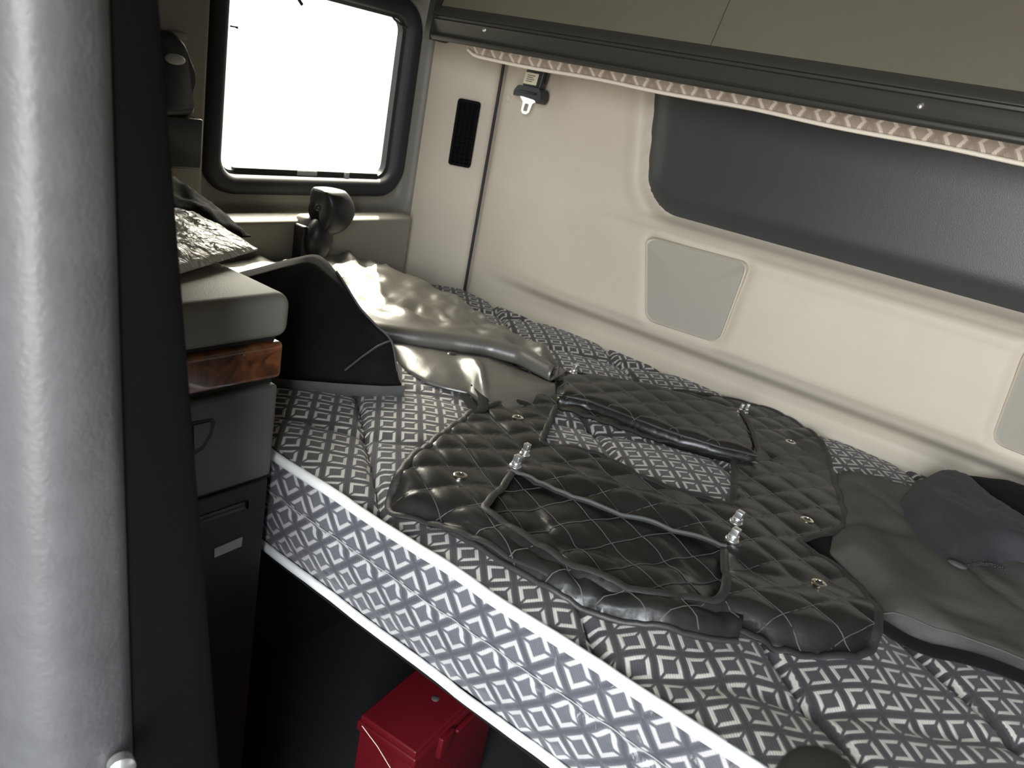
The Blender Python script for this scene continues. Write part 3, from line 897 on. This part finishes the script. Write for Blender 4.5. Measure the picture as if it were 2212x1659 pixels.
open_line([(1602, 890), (1618, 915), (1632, 950), (1640, 978)], fz + .001, parent=flap, r=.0042)
for px, py, s in ((1238, 806, .9), (1597, 892, .6), (1610, 892, .6)): stud(px, py, lambda x, y: fz - .004, flap, s * .9)
# second quilted layer seen through the lower opening and sticking out in front
un_px = [(1065, 1040), (1130, 1000), (1260, 1040), (1400, 1090), (1580, 1150), (1600, 1250), (1596, 1345), (1592, 1392), (1540, 1386), (1470, 1374), (1390, 1356), (1300, 1328), (1200, 1286), (1100, 1230), (1020, 1180), (962, 1142), (968, 1120)]
unp = round_poly([Q(px, py, -.444) for px, py in un_px], .006, 2)
ufront = [Q(px, py, -.444) for px, py in un_px[7:16]]
def lay_z(x, y):
    d = edge_dist(x, y, ufront)
    return max(MZ + .0065, mat_z(x, y) + .0045) + quilt(x + .01, y + .012) * .7 + .010 * sstep(0, .012, d) * sstep(.05, .025, d) - .004 * sstep(.008, 0, d)
V, F = sheet(unp, [], .005, lay_z, .004)
ul = mesh('under_layer', V, F, M['leather'], cv, sharp='none', label='second quilted layer under the cover')
mesh('quilting_thread', *stitch_lines(lay_z, [unp], lambda p: True), M['thread'], ul)
eyelet(1345, 1248, lay_z, ul)
P = [Vector((p.x, p.y, lay_z(p.x, p.y))) for p in resample(ufront, .007, False)]
mesh('edge_binding', *tube(P, .0035, 8), M['binding'], ul)

# ------------------------------------------------------------------ folded grey-black leatherette sheet beside it
fs_ = thing('folded_sheet', 'glossy folded leatherette sheet with snap buttons, below the window', 'sheet', (-.85, 1.0, MZ))
# stations along the fold from the window wall to the right end: back edge, front fold (world points)
back = [(-1.135, 1.060), (-1.115, 1.150), (-1.050, 1.225), (-.985, 1.235), (-.930, 1.200), (-.870, 1.165), (-.800, 1.130), (-.720, 1.100), (-.620, 1.068)]
front = [(-1.10, .740), (-1.00, .800), (-.92, .850), (-.858, .895), (-.815, .940), (-.778, .985), (-.735, 1.025), (-.690, 1.045), (-.612, 1.035)]
NS = 70
def lerp_list(L, t):
    f = t * (len(L) - 1); i = min(int(f), len(L) - 2); return Vector(L[i]).lerp(Vector(L[i + 1]), f - i)
rings = []
for i in range(NS + 1):
    t = i / NS
    b, f = lerp_list(back, t), lerp_list(front, t)
    d = (f - b); dn = d.normalized(); Ln = d.length
    sec = []
    hgt = .084 * (1 - sstep(0, .35, t)) + .052 * sstep(0, .35, t) - .012 * t
    for k in range(36):
        u = k / 35
        p = b + d * u
        h = MZ + .010 + (hgt - .008) * sstep(0, .22, u) + .004 * sstep(.6, 1, u)
        wr = .020 * fbm((p.x * 1.0, p.y * 1.6), 7, 11) - .022 * abs(fbm((p.x + .4 * p.y, p.y), 10, 3)) + .010
        h += wr * sstep(0, .15, u) * sstep(1.0, .75, u)
        sec.append(Vector((p.x, p.y, max(h, MZ + .008))))
    # front roll
    rr = .5 * (hgt - .012)
    zt = sec[-1].z
    for k in range(1, 11):
        a = math.pi * k / 10
        p = f + dn * (rr * 1.15 * math.sin(a)); sec.append(Vector((p.x, p.y, zt - rr + rr * math.cos(a))))
    for k in range(1, 5):
        p = f - dn * (.02 * k); sec.append(Vector((p.x, p.y, max(zt - 2 * rr - .001 * k, MZ + .006))))
    rings.append(sec)
V, F = loft(rings, closed=False, cap=False)
o = mesh('top_layer', V, F, M['leather_grey'], fs_, sharp='none', label='grey leatherette top layer')
m_ = o.modifiers.new('t', 'SOLIDIFY'); m_.thickness = .003; m_.offset = -1
# lower layer spilling out in front of the roll
front2 = [Q(px, py, -.442) for px, py in ((846, 772), (878, 806), (920, 830), (962, 842), (1012, 852), (1046, 880), (1100, 890), (1150, 884), (1204, 866))]
back2 = [(-.86, .905), (-.815, .950), (-.79, .98), (-.76, 1.01), (-.73, 1.03), (-.70, 1.04), (-.67, 1.04), (-.64, 1.04), (-.61, 1.03)]
rings = []
for i in range(61):
    t = i / 60; b, f = lerp_list(back2, t), lerp_list(front2, t); sec = []
    for k in range(30):
        u = k / 29; p = b.lerp(f, u)
        bulge = .020 * math.sin(math.pi * min(1, u * .9 + .1)) ** .7
        ridge = .014 * math.exp(-((t - .52 - .35 * (u - .75)) / .055) ** 2) * sstep(.25, .6, u) * sstep(1.02, .85, u)
        h = MZ + .010 + bulge * (1 - .3 * t) + ridge + .003 * fbm((p.x, p.y), 14, 9)
        sec.append(Vector((p.x, p.y, h)))
    rings.append(sec)
V, F = loft(rings, closed=False, cap=False)
o = mesh('lower_layer', V, F, M['leather_grey'], fs_, sharp='none')
m_ = o.modifiers.new('t', 'SOLIDIFY'); m_.thickness = .003; m_.offset = -1
for (px, py, zz) in ((928, 638, -.405), (975, 768, -.425)):
    c = at(px, py, 'z', zz)
    mesh('snap_button', *lathe([(.009, -.004), (.009, .001), (.0075, .003), (.004, .0042), (.0001, .0045)], c, (0.15, -.2, 1), 20), M['satin'], fs_)
P = [Q(*p, -.435) for p in ((985, 822), (1010, 826), (1032, 838), (1044, 860), (1043, 885), (1028, 895), (1018, 878), (1000, 855))]
P = [Vector((p.x, p.y, -.433)) for p in P]
tag(mesh('strap_loop', *tube(resample(P, .006, False), .004, 8, flat=(.008, .0018)), M['cloth']), 'black strap loop sticking out from under the folded grey sheet', 'strap')

# ------------------------------------------------------------------ black soft bag behind the cabinet
ridge = [at(470, 600, 'y', .58), at(560, 577, 'y', .62), at(640, 556, 'y', .68), at(690, 552, 'y', .74), at(730, 592, 'y', .765), at(775, 662, 'y', .785), at(812, 703, 'y', .795), at(845, 737, 'y', .80), at(856, 790, 'y', .80), at(864, 835, 'y', .80)]
foot = [Vector((x, y, MZ + .004)) for x, y in ((-.99, .53), (-.93, .545), (-.885, .585), (-.850, .630), (-.820, .668), (-.790, .700), (-.760, .730), (-.738, .752), (-.722, .775), (-.714, .795))]
def cat(L, n):
    out = []
    for i in range(n + 1):
        f = i / n * (len(L) - 1); k = min(int(f), len(L) - 2); t = f - k
        p0, p1, p2, p3 = L[max(k - 1, 0)], L[k], L[k + 1], L[min(k + 2, len(L) - 1)]
        out.append(.5 * ((2 * p1) + (p2 - p0) * t + (2 * p0 - 5 * p1 + 4 * p2 - p3) * t * t + (3 * p1 - p0 - 3 * p2 + p3) * t ** 3))
    return out
rr_, ff_ = cat(ridge, 60), cat(foot, 60)
out0 = Vector((.62, -.78, 0))
rings = []
for i in range(61):
    r_, f_ = rr_[i], ff_[i]; hgt = max(.004, r_.z - f_.z)
    bk = Vector((r_.x - .10 * min(1, hgt / .1), r_.y + .10 * min(1, hgt / .1), MZ + .004)); sec = []
    out = Vector((.62, -.78, 0))
    lo = 1 - sstep(.38, .55, i / 60)
    fr_ = r_ + out0 * (.050 * lo) + Vector((0, 0, -.004 * lo))
    for k in range(17):
        u = k / 16; p = f_.lerp(fr_, u)
        p = p + out * (.020 * math.sin(math.pi * u) * min(1, hgt / .08)) + Vector((0, 0, .010 * math.sin(math.pi * u)))
        w = .010 * fbm((p.x, p.y, p.z * 1.5), 9, 13) + .004 * fbm((p.x, p.y, p.z), 24, 3)
        sec.append(p + out * w * math.sin(math.pi * u) ** .5)
    for k in (1, 2, 3): sec.append(fr_.lerp(r_, k / 3))
    for k in range(1, 9):
        u = k / 8; p = r_.lerp(bk, u) + Vector((0, 0, .3 * hgt * math.sin(math.pi * u) * .5)) ; sec.append(p)
    rings.append(sec)
cb = Vector((-.86, .70))
bag = thing('soft_bag', 'slumped black fabric bag between the side cabinet and the folded sheet', 'bag', (cb.x, cb.y, MZ))
o = mesh('body', *loft(rings), M['cloth'], bag, sharp='none')
P = [Vector((p.x + .006, p.y - .008, MZ + .012)) for p in [Vector((-.88, .585)), Vector((-.84, .622)), Vector((-.80, .668)), Vector((-.76, .72)), Vector((-.725, .77)), Vector((-.712, .80))]]
mesh('webbing_trim', *tube(resample(P, .01, False), .004, 8, flat=(.002, .009)), M['webbing'], bag, label='dark grey webbing band')
P = [at(845, 735, 'y', .80), at(815, 748, 'y', .775), at(780, 772, 'y', .745), at(745, 800, 'y', .715)]
mesh('edge_seam', *tube(P, .0016, 6), M['webbing'], bag)
P = [p + Vector((.001, -.001, .001)) for p in rr_[26:56]]
mesh('edge_seam', *tube(P, .0016, 6), M['webbing'], bag)

# ------------------------------------------------------------------ reading lamp on the side wall
lx = -1.100
lamp = thing('reading_lamp', 'black swivel reading lamp on the side wall below the window', 'lamp', (lx, .96, -.40))
def head_fn(p):
    x, y, z = p
    if y < -.45: y = -.45 - (abs(y) - .45) * .25
    if z > .75: z = .75 + (z - .75) * .3
    y += .12 * (1 - abs(z)) ; x *= 1.0 + .1 * z
    y += .10 * -z
    return Vector((x, y, z))
mesh('lamp_head', *ellipsoid((lx + .010, .952, -.268), (.036, .048, .046), 28, 18, head_fn), M['black'], lamp)
mesh('side_plate', *lathe([(.020, -.010), (.021, .000), (.017, .002), (.0001, .0025)], (lx + .006, .931, -.272), (.15, -.98, .0), 24), M['matte'], lamp)
mesh('button', *lathe([(.006, 0), (.006, .002), (.004, .0035), (.0001, .004)], (lx + .022, .918, -.262), (.6, -.8, .1), 16), M['satin'], lamp)
mesh('lamp_neck', *ellipsoid((lx + .006, .940, -.322), (.022, .027, .040), 20, 12), M['black'], lamp)
mesh('wall_bracket', *box(lx - .040, lx - .006, .918, .970, -.440, -.285, .010), M['greywall'], lamp)
mesh('wall_cover', *box(lx - .034, lx + .002, .908, .920, -.425, -.300, .004), M['black'], lamp)
mesh('foot', *lathe([(.012, 0), (.014, .03), (.012, .06)], (lx + .004, 1.000, -.440), (0, 0, 1), 14), M['satin'], lamp)

# ------------------------------------------------------------------ black fixture on the side wall at the left of the window
hs = thing('belt_guide', 'black curved belt guide above a black box on the wall left of the window', 'belt guide', (-1.14, .69, -.22))
pf = [at(x, y, 'x', -1.14) for x, y in ((330, 68), (372, 66), (392, 90), (402, 120), (415, 150), (416, 185), (408, 205), (410, 225), (414, 250), (330, 255))]
rp = round_poly([(p.y, p.z) for p in pf], .008, 4)
cc = Vector((sum(p.x for p in rp) / len(rp), sum(p.y for p in rp) / len(rp)))
mesh('guide_cover', *loft([[Vector((x, cc.x + (p.x - cc.x) * s, cc.y + (p.y - cc.y) * s)) for p in rp] for x, s in ((-1.165, 1.0), (-1.140, 1.0), (-1.130, .93), (-1.126, .80))]), M['black'], hs)
a = at(372, 250, 'x', -1.135); b = at(430, 365, 'x', -1.135)
mesh('guide_box', *box(-1.165, -1.128, .655, b.y, b.z, a.z, .004), M['satin'], hs)
c = at(378, 128, 'x', -1.122)
mesh('guide_ring', *ellipsoid((c.x, c.y, c.z), (.006, .016, .0075), 20, 10), M['glabel'], hs, label='pale oval ring')
c = at(392, 78, 'x', -1.155)
tag(mesh('wall_slot_cover', *box(-1.168, -1.158, c.y - .016, c.y + .012, c.z - .005, c.z + .005, .003), M['lid']), 'small pale slot cover on the wall above the black belt guide', 'cover')

# ------------------------------------------------------------------ side cabinet
CXF, CYR = -.622, .512
cabt = thing('side_cabinet', 'grey bedside cabinet with burl wood band, drawer and thick rounded lid', 'cabinet', (-.88, .40, FZ))
mesh('lid', *box(-1.140, CXF, .29, CYR, -.288, -.240, .014, 5), M['lid'], cabt)
mesh('shadow_gap', *box(-1.135, CXF - .014, .30, CYR - .008, -.500, -.270, .003), M['darkbase'], cabt)
def bow(v): return Vector((v.x + .0, v.y, v.z))
mesh('wood_band', *box(-.72, CXF - .004, .30, CYR - .004, -.334, -.293, .006, 4), M['wood'], cabt)
dr = mesh('drawer', *box(-.74, CXF - .004, .30, CYR - .006, -.452, -.341, .006, 4), M['grey'], cabt)
pts = [at(x, y, 'x', CXF - .003) for x, y in ((415, 912), (462, 905), (466, 912), (458, 940), (440, 970), (418, 985))]
mesh('handle_recess', [Vector((CXF - .0030, p.y, p.z)) for p in pts] + [Vector((CXF - .006, p.y, p.z)) for p in pts], [tuple(range(6))] + [(i, (i + 1) % 6, (i + 1) % 6 + 6, i + 6) for i in range(6)], M['darkbase'], dr, smooth=False)
pts = [at(x, y, 'x', CXF - .0020) for x, y in ((418, 920), (455, 911), (452, 935), (436, 962), (420, 972))]
mesh('handle', [Vector((CXF - .0018, p.y, p.z)) for p in pts] + [Vector((CXF - .005, p.y, p.z)) for p in pts], [tuple(range(5))] + [(i, (i + 1) % 5, (i + 1) % 5 + 5, i + 5) for i in range(5)], M['grey'], dr, smooth=False)
mesh('cabinet_body', *box(-1.135, CXF - .010, .30, CYR - .004, FZ, -.458, .004), M['darkbase'], cabt)
a = at(432, 1118, 'x', CXF - .006); b = at(535, 1100, 'x', CXF - .006)
mesh('grip_recess', *box(CXF - .012, CXF - .0085, a.y - .02, b.y, a.z - .005, b.z + .004, .004), M['black'], cabt)
q = [at(x, y, 'x', CXF - .009) for x, y in ((463, 1186), (524, 1160), (522, 1180), (463, 1205))]
mesh('cabinet_label', [Vector((CXF - .0090, p.y, p.z)) for p in q] + [Vector((CXF - .0100, p.y, p.z)) for p in q], [(0, 1, 2, 3), (4, 5, 1, 0), (5, 6, 2, 1), (6, 7, 3, 2), (7, 4, 0, 3)], M['glabel'], cabt, smooth=False, label='pale grey label strip')

# clear plastic bag on the cabinet lid
def pillow(corners, hgt, seed, crease=.006, nu=46, nv=46):
    A, B, C_, D = [Vector(c) for c in corners]; V = []
    top, bot = [], []
    for i in range(nu):
        for j in range(nv):
            u, v = i / (nu - 1), j / (nv - 1)
            p = A * (1 - u) * (1 - v) + B * u * (1 - v) + C_ * u * v + D * (1 - u) * v
            e = (math.sin(math.pi * u) * math.sin(math.pi * v)) ** .55
            w = crease * fbm((p.x, p.y), 22, seed) + crease * .5 * fbm((p.x, p.y), 50, seed + 1)
            top.append(p + Vector((0, 0, hgt * e + w * e * 1.2 + .001)))
            bot.append(p + Vector((0, 0, -.001)))
    n = nu * nv; F = grid_faces(nu, nv); F2 = [tuple(i + n for i in reversed(f)) for f in F]
    bd = [i * nv for i in range(nu)] + [(nu - 1) * nv + j for j in range(1, nv)] + [i * nv + nv - 1 for i in range(nu - 2, -1, -1)] + [j for j in range(nv - 2, 0, -1)]
    F3 = [(bd[i], bd[(i + 1) % len(bd)], bd[(i + 1) % len(bd)] + n, bd[i] + n) for i in range(len(bd))]
    return top + bot, F + F2 + F3
CT = -.2395
c1 = at(555, 549, 'z', CT + .012); c2 = at(398, 608, 'z', CT + .003)
pb = thing('plastic_bag', 'crinkled clear plastic bag with pale contents on the cabinet lid', 'bag', (-.80, .46, CT))
cn = [(-.660, .345, CT + .004), (-.748, .556, CT + .010), (-.930, .575, CT + .012), (-.900, .330, CT + .010)]
V, F = pillow(cn, .026, 3)
mesh('film', V, F, M['film'], pb)
V, F = pillow([(-.690, .365, CT + .005), (-.758, .515, CT + .006), (-.890, .545, CT + .008), (-.870, .350, CT + .008)], .016, 8, .004, 24, 24)
mesh('contents', V, F, M['white'], pb, label='pale grey contents')
V, F = pillow([(-.82, .50, CT + .002), (-.83, .605, CT + .002), (-1.08, .64, CT + .002), (-1.04, .44, CT + .002)], .040, 21, .010, 30, 30)
tag(mesh('dark_cap', V, F, M['cloth'], None), 'black crumpled cloth behind the clear plastic bag', 'cloth')

# ------------------------------------------------------------------ seat back shell standing close at the left
prof = [(-1.0, .10), (-.80, .126), (-.66, .140), (-.56, .146), (-.50, .150), (-.455, .156), (-.425, .164), (-.412, .173), (-.409, .183), (-.412, .195), (-.418, .208), (-.4240, .2175), (-.4260, .2185), (-.4265, .2210), (-.4360, .2400), (-.4400, .2500), (-.4430, .2545), (-.47, .2560), (-1.0, .257)]
lv = []
for k in range(25):
    z = -1.02 + 1.50 * k / 24
    lv.append(z)
rings = []
for z in lv:
    g = (.0 - z)
    rg = []
    for (x, y) in prof:
        # the shell spreads slowly towards the seat
        yy = y + g * (.043 * sstep(.15, .22, y) + .082 * sstep(.217, .250, y))
        xx = x
        rg.append(Vector((xx, yy, z)))
    rings.append(rg)
seat = thing('driver_seat', 'tall grey grained seat backrest standing close to the camera at the left edge', 'seat', (-.62, -.05, FZ))
mesh('backrest_shell', *loft([r[:13] + [r[13] + Vector((-.02, .0, 0)), r[0] + Vector((0, .06, 0))] for r in rings]), M['seat'], seat)
mesh('shaded_side', *loft([r[12:] + [r[12] + Vector((-.5, .02, 0))] for r in rings]), M['matte'], seat, label='black side strip with the shade put into its colour')  # near-black part puts the shade of the averted side into its colour
mesh('seat_base', *box(-.95, -.44, -.30, .16, FZ, -1.0, .01), M['black'], seat)
c = at(-38, 1020, 'y', .165)
o = mesh('armrest', *ellipsoid((c.x, c.y, c.z), (.020, .020, .058), 24, 16), M['vinyl'], seat, label='dark rounded armrest end')
c = at(262, 1655, 'x', -.405)
mesh('bolt', *lathe([(.009, -.004), (.009, .004), (.006, .006), (.0001, .0065)], (c.x, c.y, c.z), (1, -.3, .1), 16), M['steel'], seat)

# ------------------------------------------------------------------ clothes on the right end of the mattress
gp = [(1800, 1010), (1838, 1002), (1890, 1018), (1960, 1043), (2060, 1075), (2212, 1110), (2300, 1180), (2420, 1430), (2330, 1490), (2212, 1440), (2100, 1402), (2000, 1368), (1930, 1340), (1890, 1326), (1885, 1260), (1850, 1220), (1800, 1175), (1805, 1140), (1822, 1080)]
gpo = round_poly([Q(px, py, -.428) for px, py in gp], .006, 2)
gl = [(p.x, p.y) for p in gpo]
def gz(x, y):
    d = -poly_sd(x, y, gl)
    return max(MZ + .008, mat_z(x, y) + .007) + .014 * sstep(0, .025, d) + .005 * fbm((x, y), 8, 17) * sstep(0, .03, d) + .003 * math.sin((x * .8 + y * .6) * 55 + 4 * fbm((x, y), 4, 2)) * sstep(.0, .05, d)
V, F = sheet(gpo, [], .008, gz, .006)
gb = thing('garment_cover', 'flat dark grey canvas garment lying at the right end of the mattress', 'garment', (.05, 1.0, MZ))
mesh('body', V, F, M['cloth3'], gb, sharp='none')
P = [Q(px, py, -.430) for px, py in ((1888, 1332), (1930, 1351), (2000, 1379), (2100, 1414), (2212, 1452), (2325, 1496))]
mesh('hem', *tube([Vector((p.x, p.y, gz(p.x, p.y) + .001)) for p in resample(P, .01, False)], .004, 8, flat=(.0115, .004)), M['cloth'], gb)
P = [Q(px, py, -.430) for px, py in ((1905, 1318), (1950, 1332), (2020, 1360), (2110, 1392), (2212, 1428))]
mesh('hem_stitching', *tube([Vector((p.x, p.y, gz(p.x, p.y) + .001)) for p in resample(P, .01, False)], .0008, 5), M['thread'], gb)
c = at(2075, 1205, 'z', -.41)
mesh('zip_pull', *ellipsoid((c.x, c.y, gz(c.x, c.y) + .003), (.011, .006, .003), 14, 8), M['webbing'], gb)
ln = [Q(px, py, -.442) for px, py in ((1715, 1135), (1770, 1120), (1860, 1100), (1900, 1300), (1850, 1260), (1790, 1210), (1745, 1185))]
mesh('notch_shadow', *sheet(ln, [], .01, lambda x, y: mat_z(x, y) + .004, .002), M['cloth'], gb, label='black sheet standing in for the shadow beside the quilted cover')  # flat black sheet imitating the shadow in the notch
# folded cloth on top
jp = [(1955, 1062), (1965, 1040), (1990, 1012), (2040, 1010), (2100, 1035), (2160, 1070), (2212, 1110), (2300, 1180), (2340, 1260), (2250, 1215), (2180, 1190), (2120, 1190), (2085, 1200), (2050, 1180), (2010, 1140), (1975, 1100)]
jpo = round_poly([Q(px, py, -.405) for px, py in jp], .008, 2); jl = [(p.x, p.y) for p in jpo]
def jz(x, y):
    d = -poly_sd(x, y, jl)
    return MZ + .026 + .030 * sstep(0, .030, d) + .010 * fbm((x, y), 11, 19) * sstep(0, .03, d)
V, F = sheet(jpo, [], .007, jz, .02)
ft = tag(mesh('folded_trousers', V, F, M['cloth2'], None, sharp='none'), 'folded charcoal cloth with a frayed hem on top of the canvas garment', 'cloth')
FV, FF = [], []
rnd = random.Random(4)
for k in range(90):
    q = Q(2084 + 100 * k / 90, 1200 - 12 * math.sin(math.pi * k / 90), -.405)
    p0 = Vector((q.x, q.y, jz(q.x, q.y) + .001)); d = Vector((rnd.uniform(-.5, .5), -1, rnd.uniform(-.2, .5))).normalized() * rnd.uniform(.003, .008)
    FV, FF = join((FV, FF), tube([p0 - d * .4, p0 + d * .4, p0 + d], .00045, 4))
mesh('frayed_hem', FV, FF, M['webbing'], ft, label='pale frayed threads')
V, F = pillow([(.05, 1.19, MZ + .03), (-.055, 1.315, MZ + .03), (.42, 1.335, MZ + .03), (.40, 1.10, MZ + .03)], .060, 31, .010, 50, 34)
tag(mesh('black_jacket', V, F, M['cloth'], None, sharp='none'), 'black crumpled jacket against the back wall behind the folded cloth', 'jacket')

# ------------------------------------------------------------------ red box below the bunk
rb = thing('red_box', 'red plastic box with a hinged lid standing under the bunk', 'box', (-.52, .76, FZ))
ang = math.radians(6); rc = Vector((-.522, .77))
def rrot(v):
    d = Vector((v.x - rc.x, v.y - rc.y)); c_, s_ = math.cos(ang), math.sin(ang)
    return Vector((rc.x + d.x * c_ - d.y * s_, rc.y + d.x * s_ + d.y * c_, v.z))
x0, x1, y0, y1, zt = -.585, -.480, .655, .895, -.852
mesh('box_body', *box(x0 + .004, x1 - .006, y0 + .004, y1 - .004, FZ + .001, zt - .020, .003, fn=rrot), M['red'], rb)
mesh('lid', *join(box(x0 + .003, x1 - .003, y0 + .003, y1 - .003, zt - .012, zt, .003, fn=rrot), box(x0, x1, y0, y1, zt - .026, zt - .010, .003, fn=rrot)), M['red'], rb)
mesh('smudge_glint', *lathe([(.006, 0), (.0055, .0006), (.0001, .0008)], rrot(Vector((x0 + .062, y0 + .10, zt))), (0, 0, 1), 20), M['webbing'], rb, label='small pale smudge with a painted glint on the lid')  # pale raised disc: a smudge with its glint put into the colour
mesh('latch', *box(x1 - .002, x1 + .007, y0 + .055, y0 + .085, zt - .048, zt - .012, .002, fn=rrot), M['red'], rb)
mesh('latch', *box(x1 - .002, x1 + .006, y0 + .098, y0 + .150, zt - .034, zt - .028, .002, fn=rrot), M['red'], rb)
tag(mesh('thread_end', *tube([at(782, 1568, 'y', .640), at(815, 1612, 'y', .640), at(845, 1662, 'y', .640)], .0006, 5), M['cream']), 'thin pale thread hanging in front of the red box', 'thread')

# rounded dark armrest end reaching in at the bottom edge
c = at(1765, 1705, 'y', .36)
arm = thing('armrest', 'blurred dark olive rounded armrest end at the bottom edge of the photo', 'armrest', (c.x + .12, c.y - .22, FZ))
d = Vector((.10, -.30, -.012))
pth = [c + d.normalized() * q for q in (-.0195, -.017, -.010, .0, .015, .04, .10, .20, .30, .31)]
mesh('pad', *tube(pth, [.004, .011, .018, .022, .0245, .026, .028, .029, .028, .012], 24), M['padm'], arm)
e = c + d * .72
mesh('post', *tube([(e.x, e.y, FZ), (e.x, e.y, e.z - .01)], .016, 16, up=(1, 0, 0)), M['matte'], arm)
